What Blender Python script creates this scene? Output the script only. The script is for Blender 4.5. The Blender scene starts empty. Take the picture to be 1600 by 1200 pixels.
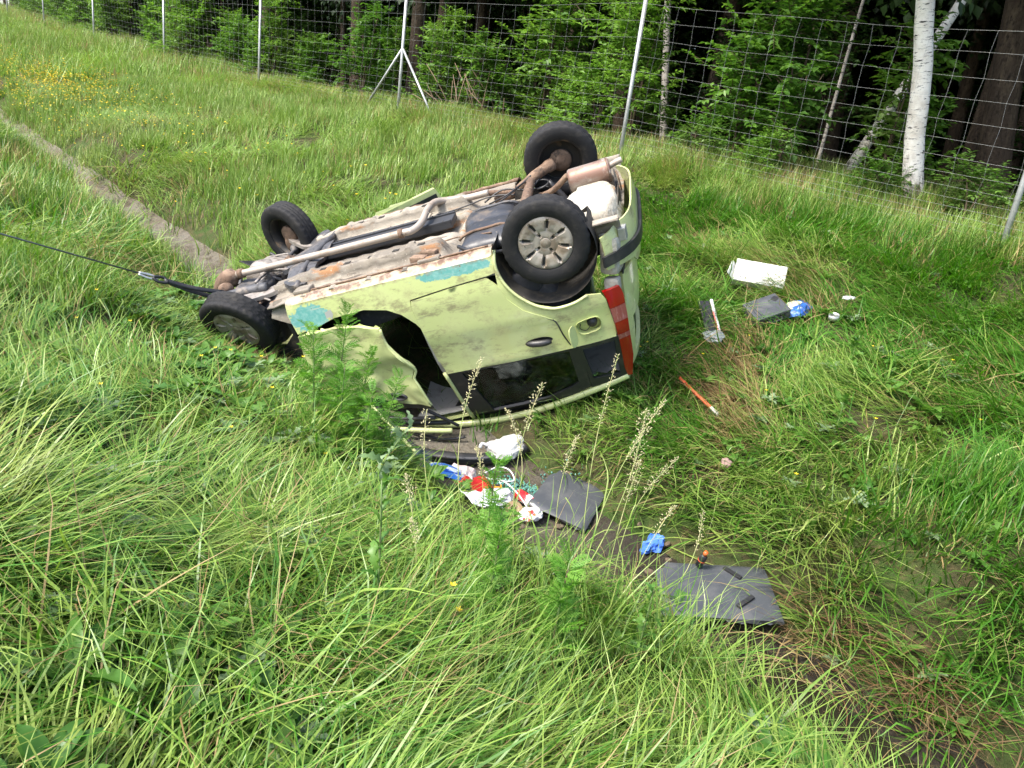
import bpy, bmesh, math, random
import numpy as np
from mathutils import Vector, Matrix, Euler, noise as mnoise
from mathutils.geometry import delaunay_2d_cdt

random.seed(7); RNG = np.random.default_rng(7)
scene = bpy.context.scene
COL = scene.collection

# ------------------------------------------------------------------ camera
PITCH, ROLL = math.radians(18.7), math.radians(7.8)
fw = np.array([0, math.cos(PITCH), -math.sin(PITCH)])
up0 = np.array([0, math.sin(PITCH), math.cos(PITCH)])
rt0 = np.array([1.0, 0, 0])
cam_r = math.cos(ROLL) * rt0 + math.sin(ROLL) * up0
cam_u = -math.sin(ROLL) * rt0 + math.cos(ROLL) * up0
cam_data = bpy.data.cameras.new('camera')
cam = bpy.data.objects.new('camera', cam_data); COL.objects.link(cam)
m = Matrix.Identity(4)
for i in range(3):
    m[i][0], m[i][1], m[i][2] = cam_r[i], cam_u[i], -fw[i]
cam.matrix_world = m
cam_data.sensor_fit = 'HORIZONTAL'; cam_data.sensor_width = 36; cam_data.lens = 27.0
cam_data.clip_start = 0.05; cam_data.clip_end = 2000
scene.camera = cam

# ------------------------------------------------------------------ sky and sun
SUN_DIR = Vector((-0.52, -0.34, 0.78)).normalized()
world = bpy.data.worlds.new('World'); scene.world = world; world.use_nodes = True
wn = world.node_tree; wn.nodes.clear()
sky = wn.nodes.new('ShaderNodeTexSky'); sky.sky_type = 'NISHITA'; sky.sun_disc = False
sky.sun_elevation = math.asin(SUN_DIR.z); sky.sun_rotation = math.atan2(SUN_DIR.x, SUN_DIR.y)
sky.air_density = 1.0; sky.dust_density = 3.0; sky.ozone_density = 1.0
bg = wn.nodes.new('ShaderNodeBackground'); bg.inputs['Strength'].default_value = 0.15
wo = wn.nodes.new('ShaderNodeOutputWorld')
wn.links.new(sky.outputs[0], bg.inputs[0]); wn.links.new(bg.outputs[0], wo.inputs[0])
sd = bpy.data.lights.new('sun', 'SUN'); sd.energy = 2.3; sd.angle = math.radians(13); sd.color = (1.0, 0.95, 0.87)
sun = bpy.data.objects.new('sun', sd); COL.objects.link(sun)
sun.rotation_euler = SUN_DIR.to_track_quat('Z', 'Y').to_euler()
vs = scene.view_settings
vs.view_transform = 'Standard'; vs.look = 'None'; vs.gamma = 1.0; vs.use_curve_mapping = False
vs.exposure = 1.5
cy = scene.cycles
cy.max_bounces = 6; cy.diffuse_bounces = 3; cy.glossy_bounces = 2; cy.transmission_bounces = 4
cy.transparent_max_bounces = 6; cy.caustics_reflective = False; cy.caustics_refractive = False
cy.use_denoising = True
try:
    cy.denoiser = 'OPENIMAGEDENOISE'; cy.denoising_input_passes = 'RGB_ALBEDO_NORMAL'; cy.denoising_prefilter = 'ACCURATE'
except Exception: pass

# ------------------------------------------------------------------ helpers
def tag(o, label=None, cat=None, group=None, kind=None):
    if label: o['label'] = label
    if cat: o['category'] = cat
    if group: o['group'] = group
    if kind: o['kind'] = kind
    return o

def empty(name, loc=(0, 0, 0), rz=0.0, parent=None):
    o = bpy.data.objects.new(name, None); COL.objects.link(o)
    o.location = loc; o.rotation_euler = (0, 0, rz); o.empty_display_size = .2
    if parent: o.parent = parent
    return o

def me_from(name, v, f, mats, smooth=True, attr=None, midx=None):
    me = bpy.data.meshes.new(name)
    v = np.asarray(v, float)
    me.from_pydata(v.tolist() if not isinstance(v, list) else v, [], f if isinstance(f, list) else f.tolist())
    if not isinstance(mats, (list, tuple)): mats = [mats]
    for mm in mats: me.materials.append(mm)
    if midx is not None: me.polygons.foreach_set('material_index', np.asarray(midx, dtype=np.int32))
    me.polygons.foreach_set('use_smooth', np.full(len(me.polygons), smooth))
    if attr is not None:
        for k, a in attr.items():
            at = me.attributes.new(k, 'FLOAT', 'POINT'); at.data.foreach_set('value', np.asarray(a, dtype=np.float32))
    me.update()
    return me

def link(name, me, parent=None):
    o = bpy.data.objects.new(name, me); COL.objects.link(o)
    if parent: o.parent = parent
    return o

def obj(name, v, f, mat, parent=None, smooth=True, **k):
    return link(name, me_from(name, v, f, mat, smooth, **k), parent)

def copy_tree(o, parent=None):
    c = o.copy(); COL.objects.link(c); c.parent = parent
    for ch in list(o.children): copy_tree(ch, c)
    return c

def tube_geo(pts, rad, seg=10, cap=True):
    pts = [Vector(p) for p in pts]
    n = len(pts); rad = [rad] * n if np.isscalar(rad) else list(rad)
    T = [(pts[min(i + 1, n - 1)] - pts[max(i - 1, 0)]).normalized() for i in range(n)]
    a = Vector((0, 0, 1)) if abs(T[0].z) < .9 else Vector((1, 0, 0))
    u = T[0].cross(a).normalized()
    v = []; f = []
    for i in range(n):
        u = (u - T[i] * u.dot(T[i])).normalized(); w = T[i].cross(u)
        for k in range(seg):
            an = 2 * math.pi * k / seg
            v.append(pts[i] + (u * math.cos(an) + w * math.sin(an)) * rad[i])
    for i in range(n - 1):
        for k in range(seg):
            k2 = (k + 1) % seg
            f.append((i * seg + k, i * seg + k2, (i + 1) * seg + k2, (i + 1) * seg + k))
    if cap:
        f.append(tuple(range(seg - 1, -1, -1))); f.append(tuple((n - 1) * seg + k for k in range(seg)))
    return [tuple(p) for p in v], f

def tube(name, pts, rad, mat, parent=None, seg=10, cap=True):
    v, f = tube_geo(pts, rad, seg, cap)
    return obj(name, v, f, mat, parent)

def smooth_path(pts, n=8):
    P = [Vector(p) for p in pts]; out = []
    for i in range(len(P) - 1):
        p0 = P[max(i - 1, 0)]; p1 = P[i]; p2 = P[i + 1]; p3 = P[min(i + 2, len(P) - 1)]
        for k in range(n):
            t = k / n
            out.append(.5 * ((2 * p1) + (p2 - p0) * t + (2 * p0 - 5 * p1 + 4 * p2 - p3) * t * t + (3 * p1 - p0 - 3 * p2 + p3) * t ** 3))
    out.append(P[-1]); return out

def join_geo(parts):
    V = []; F = []
    for v, f in parts:
        b = len(V); V += [tuple(p) for p in v]; F += [tuple(i + b for i in q) for q in f]
    return V, F

def box_geo(c, s, rot=None, bev=0.0, taper=1.0):
    bm = bmesh.new(); bmesh.ops.create_cube(bm, size=1)
    for q in bm.verts:
        k = taper if q.co.z > 0 else 1
        q.co = Vector((q.co.x * s[0] * k, q.co.y * s[1] * k, q.co.z * s[2]))
    if bev: bmesh.ops.bevel(bm, geom=list(bm.edges), offset=bev, segments=2, affect='EDGES', profile=.6)
    M_ = Euler(rot).to_matrix() if rot is not None else Matrix.Identity(3)
    bm.verts.index_update()
    v = [tuple(M_ @ q.co + Vector(c)) for q in bm.verts]; f = [tuple(x.index for x in p.verts) for p in bm.faces]
    bm.free(); return v, f

def box(name, c, s, mat, parent=None, rot=None, bev=.0, taper=1.0, smooth=False):
    v, f = box_geo(c, s, rot, bev, taper); return obj(name, v, f, mat, parent, smooth)

def lathe_geo(prof, seg=32, a0=0.0, a1=2 * math.pi):
    """profile [(r, y)] turned about the y axis"""
    full = abs(a1 - a0 - 2 * math.pi) < 1e-6
    n = seg if full else seg + 1; m_ = len(prof); v = []; f = []
    for k in range(n):
        a = a0 + (a1 - a0) * k / seg
        for r, y in prof: v.append((r * math.cos(a), y, r * math.sin(a)))
    for k in range(seg):
        k2 = (k + 1) % n
        for j in range(m_ - 1): f.append((k * m_ + j, k * m_ + j + 1, k2 * m_ + j + 1, k2 * m_ + j))
    return v, f

def inside(poly, p):
    x, y = p; c = False; n = len(poly); j = n - 1
    for i in range(n):
        xi, yi = poly[i]; xj, yj = poly[j]
        if (yi > y) != (yj > y) and x < (xj - xi) * (y - yi) / (yj - yi) + xi: c = not c
        j = i
    return c

def densify(poly, res):
    out = []
    for i in range(len(poly)):
        a = poly[i]; b = poly[(i + 1) % len(poly)]
        k = max(1, int(math.ceil(math.dist(a, b) / res)))
        for q in range(k): out.append((a[0] + (b[0] - a[0]) * q / k, a[1] + (b[1] - a[1]) * q / k))
    return out

def round_poly(poly, it=2):
    for _ in range(it):
        o = []
        for i in range(len(poly)):
            a = poly[i]; b = poly[(i + 1) % len(poly)]
            o += [(a[0] * .8 + b[0] * .2, a[1] * .8 + b[1] * .2), (a[0] * .2 + b[0] * .8, a[1] * .2 + b[1] * .8)]
        poly = o
    return poly

def panel(name, outline, fn, mat, parent=None, holes=(), res=.06, thick=.012, rnd=0, smooth=True):
    if rnd: outline = round_poly(list(outline), rnd)
    pts = []; edges = []
    loops = [densify(list(outline), res)] + [densify(list(h), res) for h in holes]
    for L in loops:
        b = len(pts); pts += L; edges += [(b + i, b + (i + 1) % len(L)) for i in range(len(L))]
    xs = [p[0] for p in loops[0]]; ys = [p[1] for p in loops[0]]
    nx = int((max(xs) - min(xs)) / res) + 2; ny = int((max(ys) - min(ys)) / res) + 2
    bd = np.array(pts)
    for i in range(nx):
        for j in range(ny):
            p = (min(xs) + (i + .5 * (j % 2)) * res, min(ys) + j * res)
            if inside(loops[0], p) and not any(inside(h, p) for h in loops[1:]) and ((bd - p) ** 2).sum(1).min() > (res * .45) ** 2:
                pts.append(p)
    V, E_, F, *_ = delaunay_2d_cdt([Vector(p) for p in pts], edges, [], 0, 1e-6)
    F2 = []
    for t in F:
        c = sum((V[i] for i in t), Vector((0, 0))) / len(t)
        if inside(loops[0], c) and not any(inside(h, c) for h in loops[1:]):
            a, b, d = V[t[0]], V[t[1]], V[t[2]]
            F2.append(tuple(t) if (b - a).cross(d - a) > 0 else tuple(reversed(t)))
    v = [fn(p.x, p.y) for p in V]
    o = obj(name, [tuple(q) for q in v], F2, mat, parent, smooth)
    if thick:
        s = o.modifiers.new('thickness', 'SOLIDIFY'); s.thickness = thick; s.offset = -1
    e = o.modifiers.new('edges', 'EDGE_SPLIT'); e.split_angle = math.radians(42)
    return o

# ------------------------------------------------------------------ materials
class NT:
    def __init__(s, name):
        s.m = bpy.data.materials.new(name); s.m.use_nodes = True; s.t = s.m.node_tree; s.t.nodes.clear()
        s.out = s.t.nodes.new('ShaderNodeOutputMaterial')
    def n(s, typ, **k):
        q = s.t.nodes.new(typ)
        for a, b in k.items(): setattr(q, a, b)
        return q
    def l(s, a, b): s.t.links.new(a, b)
    def val(s, x, sock):
        if hasattr(x, 'is_linked') or hasattr(x, 'links'): s.l(x, sock)
        else: sock.default_value = x
    def noise(s, scale, detail=4, rough=.6, coord=None, stretch=None, w=0):
        t = s.n('ShaderNodeTexNoise'); t.inputs['Scale'].default_value = scale
        t.inputs['Detail'].default_value = detail; t.inputs['Roughness'].default_value = rough
        if coord is None: coord = s.n('ShaderNodeTexCoord').outputs['Object']
        if stretch or w:
            mp = s.n('ShaderNodeMapping'); mp.inputs['Scale'].default_value = stretch or (1, 1, 1)
            mp.inputs['Location'].default_value = (w, w * 1.7, w * .3)
            s.l(coord, mp.inputs[0]); coord = mp.outputs[0]
        s.l(coord, t.inputs['Vector']); return t.outputs['Fac']
    def ramp(s, fac, lo, hi):
        r = s.n('ShaderNodeMapRange'); r.interpolation_type = 'SMOOTHSTEP'
        r.inputs['From Min'].default_value = lo; r.inputs['From Max'].default_value = hi
        s.l(fac, r.inputs['Value']); return r.outputs[0]
    def mix(s, fac, a, b):
        q = s.n('ShaderNodeMix', data_type='RGBA')
        s.val(fac, q.inputs[0])
        for x, k in ((a, 6), (b, 7)):
            if isinstance(x, tuple): q.inputs[k].default_value = (*x[:3], 1)
            else: s.l(x, q.inputs[k])
        return q.outputs[2]
    def math(s, op, a, b=0.0):
        q = s.n('ShaderNodeMath', operation=op); s.val(a, q.inputs[0]); s.val(b, q.inputs[1]); return q.outputs[0]
    def bsdf(s, col, rough=.6, metal=0.0, spec=.5, coat=0.0, bump=None, bstr=.3, bdist=.01, **k):
        p = s.n('ShaderNodeBsdfPrincipled')
        if isinstance(col, tuple): p.inputs['Base Color'].default_value = (*col[:3], 1)
        else: s.l(col, p.inputs['Base Color'])
        s.val(rough, p.inputs['Roughness']); p.inputs['Metallic'].default_value = metal
        p.inputs['Specular IOR Level'].default_value = spec; p.inputs['Coat Weight'].default_value = coat
        for a, b in k.items(): p.inputs[a.replace('_', ' ')].default_value = b
        if bump is not None:
            bn = s.n('ShaderNodeBump'); bn.inputs['Strength'].default_value = bstr; bn.inputs['Distance'].default_value = bdist
            s.l(bump, bn.inputs['Height']); s.l(bn.outputs[0], p.inputs['Normal'])
        s.l(p.outputs[0], s.out.inputs[0]); return p

def M(name, col, rough=.6, metal=0.0, var=(), bump=None, spec=.5, coat=0.0, bstr=.3, bdist=.01, **k):
    """var: (scale, colour, lo, hi[, stretch]) noise stains"""
    t = NT(name); c = col
    for i, vv in enumerate(var):
        fac = t.ramp(t.noise(vv[0], 5, .62, stretch=vv[4] if len(vv) > 4 else None, w=i * 3.7 + .1), vv[2], vv[3])
        c = t.mix(fac, c, vv[1])
    t.bsdf(c, rough, metal, spec, coat, t.noise(bump, 4) if bump else None, bstr, bdist, **k)
    return t.m

def leaf_mat(name, cols, trans=.35, rough=.5, big=(.35, None), tipcol=None, rootcol=None, spec=.35):
    """cols: list of colours picked by instance/leaf; world-scale noise adds patches of cols[-1]"""
    t = NT(name)
    inf = t.n('ShaderNodeObjectInfo').outputs['Random']
    rn = t.n('ShaderNodeAttribute', attribute_name='rnd').outputs['Fac']
    r = t.math('FRACT', t.math('ADD', inf, rn))
    cr = t.n('ShaderNodeValToRGB'); el = cr.color_ramp.elements
    while len(el) < len(cols): el.new(.5)
    for i, c in enumerate(cols): el[i].position = i / max(1, len(cols) - 1); el[i].color = (*c, 1)
    t.l(r, cr.inputs[0]); c = cr.outputs[0]
    if big[1]:
        geo = t.n('ShaderNodeNewGeometry').outputs['Position']
        fac = t.ramp(t.noise(big[0], 3, .6, coord=geo), .5, .72)
        c = t.mix(fac, c, big[1])
    h = t.n('ShaderNodeAttribute', attribute_name='h').outputs['Fac']
    if rootcol: c = t.mix(t.ramp(h, .35, .0), c, rootcol)  # darker toward the root: shade between blades put into the colour
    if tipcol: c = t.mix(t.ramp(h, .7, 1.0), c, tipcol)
    p = t.bsdf(c, rough, spec=spec)
    tr = t.n('ShaderNodeBsdfTranslucent')
    hs = t.n('ShaderNodeHueSaturation'); hs.inputs['Value'].default_value = 1.25; hs.inputs['Saturation'].default_value = 1.1
    t.l(c, hs.inputs['Color']); t.l(hs.outputs[0], tr.inputs[0])
    mx = t.n('ShaderNodeMixShader'); mx.inputs[0].default_value = trans
    t.l(p.outputs[0], mx.inputs[1]); t.l(tr.outputs[0], mx.inputs[2]); t.l(mx.outputs[0], t.out.inputs[0])
    return t.m

# ------------------------------------------------------------------ terrain function (s along the ditch, n across it)
P0=np.array([-.18,4.84]); DS=np.array([-.7006,.7136]); DN=np.array([.7136,.7006])
def vnoise(x,y,seed=0):
    x=np.asarray(x,float);y=np.asarray(y,float)
    xi=np.floor(x).astype(np.int64);yi=np.floor(y).astype(np.int64);fx=x-xi;fy=y-yi
    fx=fx*fx*(3-2*fx);fy=fy*fy*(3-2*fy)
    def h(a,b):
        v=(a*374761393+b*668265263+seed*982451653)&0xffffffff
        v=((v^(v>>13))*1274126177)&0xffffffff
        return ((v^(v>>16))&0xffff)/65535.
    return (h(xi,yi)*(1-fx)+h(xi+1,yi)*fx)*(1-fy)+(h(xi,yi+1)*(1-fx)+h(xi+1,yi+1)*fx)*fy
def to_sn(x,y):
    x=np.asarray(x,float)-P0[0];y=np.asarray(y,float)-P0[1]
    return x*DS[0]+y*DS[1], x*DN[0]+y*DN[1]
def to_xy(s,n):
    return P0[0]+np.asarray(s)*DS[0]+np.asarray(n)*DN[0], P0[1]+np.asarray(s)*DS[1]+np.asarray(n)*DN[1]
NF=[-400,-40,-8,-5,-3.26,-.9,-.46,-.27,0,.27,.46,.9,1.9,5.75,9,40,400]
HF=[1.9,1.9,1.8,1.45,1.0,.42,.17,.02,0,.02,.18,.53,.80,1.82,2.0,2.6,2.6]
def ground(x,y):
    s,n=to_sn(x,y)
    zb=-2.35+.063*np.clip(s,-40,60)
    h=np.interp(n,NF,HF)
    g=np.interp(s,[4,20],[1,.69])
    h=np.where(n>.9,.42*1+(h-.42)*np.interp(s,[4,20],[1,.58]),h)
    a=np.clip((np.abs(n)-.35)/.5,0,1)
    b=(vnoise(x*1.7,y*1.7,1)-.5)*.10+(vnoise(x*4.3,y*4.3,2)-.5)*.05
    c=np.clip((n-.55)/.5,0,1)*np.clip((4.6-n)/1.2,0,1)*np.clip((6-s)/2,0,1)
    b=b+c*((vnoise(x*1.05+2,y*1.05,3)-.5)*.34+(vnoise(x*2.3,y*2.3,4)-.5)*.14)
    return zb+h+a*b

def gz(x, y): return float(ground(np.array([x]), np.array([y]))[0])

def build_ground():
    def axis(lo, hi, core0, core1, fine):
        a = list(np.arange(core0, core1, fine)); k = fine; x = core1
        while x < hi: a.append(x); k *= 1.25; x += k
        a.append(hi); k = fine; x = core0 - fine
        while x > lo: a.insert(0, x); k *= 1.25; x -= k
        a.insert(0, lo); return np.array(a)
    S = axis(-350, 500, -7, 26, .14); N = axis(-350, 400, -4.2, 9, .07 * 1.4)
    s, n = np.meshgrid(S, N, indexing='ij'); x, y = to_xy(s, n); z = ground(x, y)
    ns, nn = s.shape
    idx = np.arange(ns * nn).reshape(ns, nn)
    f = np.stack([idx[:-1, :-1], idx[1:, :-1], idx[1:, 1:], idx[:-1, 1:]], -1).reshape(-1, 4)
    v = np.stack([x, y, z], -1).reshape(-1, 3)
    t = NT('soil_and_thatch')
    geo = t.n('ShaderNodeNewGeometry').outputs['Position']
    a = t.noise(1.3, 5, .65, coord=geo); b = t.noise(9, 5, .7, coord=geo); c_ = t.noise(45, 3, .7, coord=geo)
    col = t.mix(t.ramp(a, .4, .62), (.055, .050, .024), (.045, .080, .018))
    col = t.mix(t.ramp(b, .45, .75), col, (.12, .09, .045))
    col = t.mix(t.ramp(c_, .5, .8), col, (.03, .026, .015))
    t.bsdf(col, .95, bump=t.noise(30, 5, .7, coord=geo), bstr=.9, bdist=.03, spec=.2)
    o = obj('ground', v, f, t.m); tag(o, 'grassy ground sloping down to the ditch on both sides', 'ground', kind='structure')
    # lined drainage channel in the bottom of the ditch
    S = np.arange(-9, 40, .12); pr = [(-.44, .135), (-.40, .15), (-.25, .045), (-.12, .025), (0, .022), (.12, .026), (.25, .05), (.36, .12)]
    v = []
    for q in S:
        for k, (n_, h_) in enumerate(pr):
            wob = .03 * math.sin(q * 1.3 + k) + .02 * math.sin(q * 4.1 + 2 * k)
            X, Y = to_xy(q, n_ + wob)
            hh = .018 * (vnoise(np.array([q * 3.1]), np.array([k * 1.3]), 5)[0] - .4)
            v.append((X, Y, -2.35 + .063 * q + h_ + hh))
    k = len(pr); f = [(i * k + j, (i + 1) * k + j, (i + 1) * k + j + 1, i * k + j + 1) for i in range(len(S) - 1) for j in range(k - 1)]
    f = [tuple(reversed(q)) for q in f]
    t = NT('muddy_concrete'); geo = t.n('ShaderNodeNewGeometry').outputs['Position']
    col = t.mix(t.ramp(t.noise(2.2, 5, .7, coord=geo), .35, .65), (.235, .21, .165), (.13, .105, .07))
    col = t.mix(t.ramp(t.noise(14, 5, .7, coord=geo), .5, .75), col, (.07, .052, .033))
    col = t.mix(t.ramp(t.noise(60, 3, .7, coord=geo), .58, .75), col, (.30, .27, .22))
    sp = t.n('ShaderNodeSeparateXYZ'); t.l(geo, sp.inputs[0])
    wet = t.ramp(t.math('ADD', sp.outputs[0], t.math('MULTIPLY', t.noise(1.5, 4, coord=geo), .8)), .2, 1.4)
    col = t.mix(t.math('MULTIPLY', wet, .9), col, (.035, .028, .02))
    rg = t.math('SUBTRACT', .9, t.math('MULTIPLY', wet, .35))
    t.bsdf(col, rg, bump=t.noise(28, 7, .78, coord=geo), bstr=1.0, bdist=.05, spec=.4)
    o = obj('drainage_channel', v, f, t.m); tag(o, 'shallow concrete drainage channel silted with mud in the ditch bottom', 'channel', kind='structure')
    # standing water
    v = []; S = np.linspace(-8.5, -2.05, 40); zw = None
    for q in S:
        zz = -2.35 + .063 * q + .045
        for n_ in (-.235 + .03 * math.sin(q * 3), .0, .2 + .03 * math.sin(q * 2.3)):
            X, Y = to_xy(q, n_); v.append((X, Y, zz))
    f = [(i * 3 + j, i * 3 + j + 1, (i + 1) * 3 + j + 1, (i + 1) * 3 + j) for i in range(39) for j in range(2)]
    o = obj('water', v, f, M('ditch_water', (.018, .016, .011), .08, spec=.5, bump=12, bstr=.12))
    tag(o, 'dark still water lying in the channel bottom', 'water', kind='structure')
build_ground()

# ------------------------------------------------------------------ wire fence
STEEL = M('galvanised_steel', (.44, .45, .45), .5, .55, var=((6, (.30, .31, .31), .45, .7), (30, (.55, .55, .54), .6, .8)), spec=.5)
WIRE = M('galvanised_wire', (.30, .31, .30), .5, .4)
FS = [-12.2, -6.6, -1.16, 4.02, 9.8, 16.0, 22.6, 29.8, 37.0, 44.0, 51.0]
FN = 5.75
def fence_pt(s, h, bow=0.0):
    x, y = to_xy(s, FN + bow); return Vector((float(x), float(y), fence_base(s) + h))
def fence_base(s):
    b = [(-12.2, -1.3), (-6.6, -.95), (-1.16, -.61), (4.02, -.28), (9.8, -.17), (16, .02), (22.6, .31), (29.8, .71), (37, 1.2), (44, 1.55), (51, 1.9)]
    return float(np.interp(s, [q[0] for q in b], [q[1] for q in b]))
def build_fence():
    F = empty('wire_fence', tuple(fence_pt(4.02, -.1)))
    tag(F, 'tall galvanised wire mesh game fence on round steel posts before the wood', 'fence')
    inv = Matrix.Translation(F.location).inverted()
    def put(o): o.parent = F; o.matrix_parent_inverse = inv; return o
    for s in FS:
        a = fence_pt(s, -.35); b = fence_pt(s, 2.09 + (.12 if s > 30 else 0))
        P = put(tube('post', [a, a.lerp(b, .5), b], .030, STEEL, seg=14))
        cap = tube('post_cap', [b, b + Vector((0, 0, .012)), b + Vector((0, 0, .022))], [.033, .033, .015], STEEL, seg=14); cap.parent = P
    for sg in (-1, 1):      # raking braces at one strainer post
        a = fence_pt(9.8, 1.22); b = fence_pt(9.8 + sg * 1.35, -.12)
        put(tube('brace', [a, b], .022, STEEL, seg=12))
    HW = [.04, .11, .18, .25, .33, .42, .53, .66, .81, .98, 1.17, 1.38, 1.60, 1.83, 2.04]
    rn = random.Random(3)
    ph = [rn.uniform(0, 6.28) for _ in HW]
    def sag(s, h, k):
        i = int(np.searchsorted(FS, s)) ; i = min(max(i, 1), len(FS) - 1)
        u = (s - FS[i - 1]) / (FS[i] - FS[i - 1])
        return -.035 * 4 * u * (1 - u) * (h / 2) + .010 * math.sin(s * 2.1 + ph[k]) * (h / 2), .05 * math.sin(u * math.pi) * math.sin(h * 2.2 + i)
    for k, h in enumerate(HW):
        pts = []
        for s in np.arange(-12.2, 51.01, .3):
            dz, bow = sag(s, h, k); pts.append(fence_pt(s, h + dz, bow - .034))
        put(tube('line_wire', pts, .0011 if k < len(HW) - 1 else .0014, WIRE, seg=4, cap=False))
    far = []
    s = -12.2; q = 0
    while s < 51:
        lean = .06 * math.sin(s * .9) + .02 * rn.uniform(-1, 1)
        pts = []
        for k, h in enumerate(HW):
            dz, bow = sag(s, h, k); pts.append(fence_pt(s + lean * h / 2 + .012 * math.sin(k * 2.4 + q), h + dz, bow - .034))
        if h and -6.7 < s < 16.2: put(tube('stay_wire', pts, .0009, WIRE, seg=4, cap=False))
        else: far.append(tube_geo(pts, .0014, 3, False))
        s += .30; q += 1
    v, f = join_geo(far); o = put(obj('far_stay_wires', v, f, WIRE)); o['kind'] = 'stuff'
build_fence()

# ------------------------------------------------------------------ wood behind the fence
LEAF_SH = leaf_mat('shrub_leaf', [(.060, .145, .022), (.095, .21, .032), (.17, .31, .05), (.08, .17, .028)], .4, .42, big=(.5, (.15, .24, .055)))
LEAF_DK = leaf_mat('dark_leaf', [(.022, .055, .012), (.034, .080, .016), (.048, .105, .020)], .3, .42)  # shrub leaf colours darkened to stand for shade inside the wood
LEAF_CR = leaf_mat('canopy_leaf', [(.016, .038, .009), (.024, .052, .012), (.032, .066, .015)], .15, .5)  # leaf colours lowered so crowns and far wood sink into painted shade
BARK = M('dark_bark', (.055, .040, .028), .95, var=((8, (.10, .075, .05), .45, .7, (1, 1, .25)), (30, (.025, .02, .015), .5, .7, (1, 1, .3))), bump=18, bstr=1, bdist=.03, spec=.2)
TWIG = M('twig_bark', (.10, .075, .05), .9, spec=.2)
def birch_bark():
    t = NT('birch_bark'); oc = t.n('ShaderNodeTexCoord').outputs['Object']
    col = t.mix(t.ramp(t.noise(5, 4, .6, coord=oc), .4, .7), (.80, .77, .70), (.60, .55, .47))
    col = t.mix(t.ramp(t.noise(7, 5, .7, coord=oc, stretch=(1, 1, 5)), .57, .62), col, (.035, .03, .027))
    col = t.mix(t.ramp(t.noise(26, 4, .7, coord=oc, stretch=(.5, .5, 3)), .60, .70), col, (.20, .16, .13))
    sp = t.n('ShaderNodeSeparateXYZ'); t.l(oc, sp.inputs[0])
    low = t.ramp(t.math('ADD', sp.outputs[2], t.math('MULTIPLY', t.noise(14, 4, .7, coord=oc, stretch=(1, 1, .4)), -1.7)), -.25, -.75)
    col = t.mix(low, col, (.10, .085, .075))
    t.bsdf(col, .7, bump=t.noise(22, 5, .7, coord=oc, stretch=(1, 1, 3)), bstr=.7, bdist=.02, spec=.3); return t.m
BIRCH = birch_bark()
SHADEB = M('grey_birch_bark', (.26, .24, .21), .85, var=((7, (.05, .045, .04), .52, .6, (1, 1, 4)), (5, (.38, .35, .31), .5, .7)), bump=20, bstr=.6)  # birch bark with the shade of the wood put into a darker colour

def leaves_geo(pos, dr, nrm, L, Wd, rng, fold=.25):
    """folded diamond leaves: base, left, tip, right"""
    n = len(pos); dr = dr / np.linalg.norm(dr, axis=1, keepdims=True)
    sd_ = np.cross(dr, nrm); sd_ /= np.linalg.norm(sd_, axis=1, keepdims=True) + 1e-9
    up_ = np.cross(sd_, dr)
    L = L * rng.uniform(.65, 1.25, (n, 1)); Wd = Wd * rng.uniform(.8, 1.2, (n, 1))
    a = pos; tip = pos + dr * L - up_ * L * .18
    l_ = pos + dr * L * .45 + sd_ * Wd + up_ * Wd * fold; r_ = pos + dr * L * .45 - sd_ * Wd + up_ * Wd * fold
    v = np.stack([a, l_, tip, r_], 1).reshape(-1, 3); b = np.arange(n)[:, None] * 4
    f = np.concatenate([b + [0, 2, 1], b + [0, 3, 2]], 1).reshape(-1, 3)
    rnd = np.repeat(rng.uniform(0, 1, n) * .45, 4)
    return v, f, rnd

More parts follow.
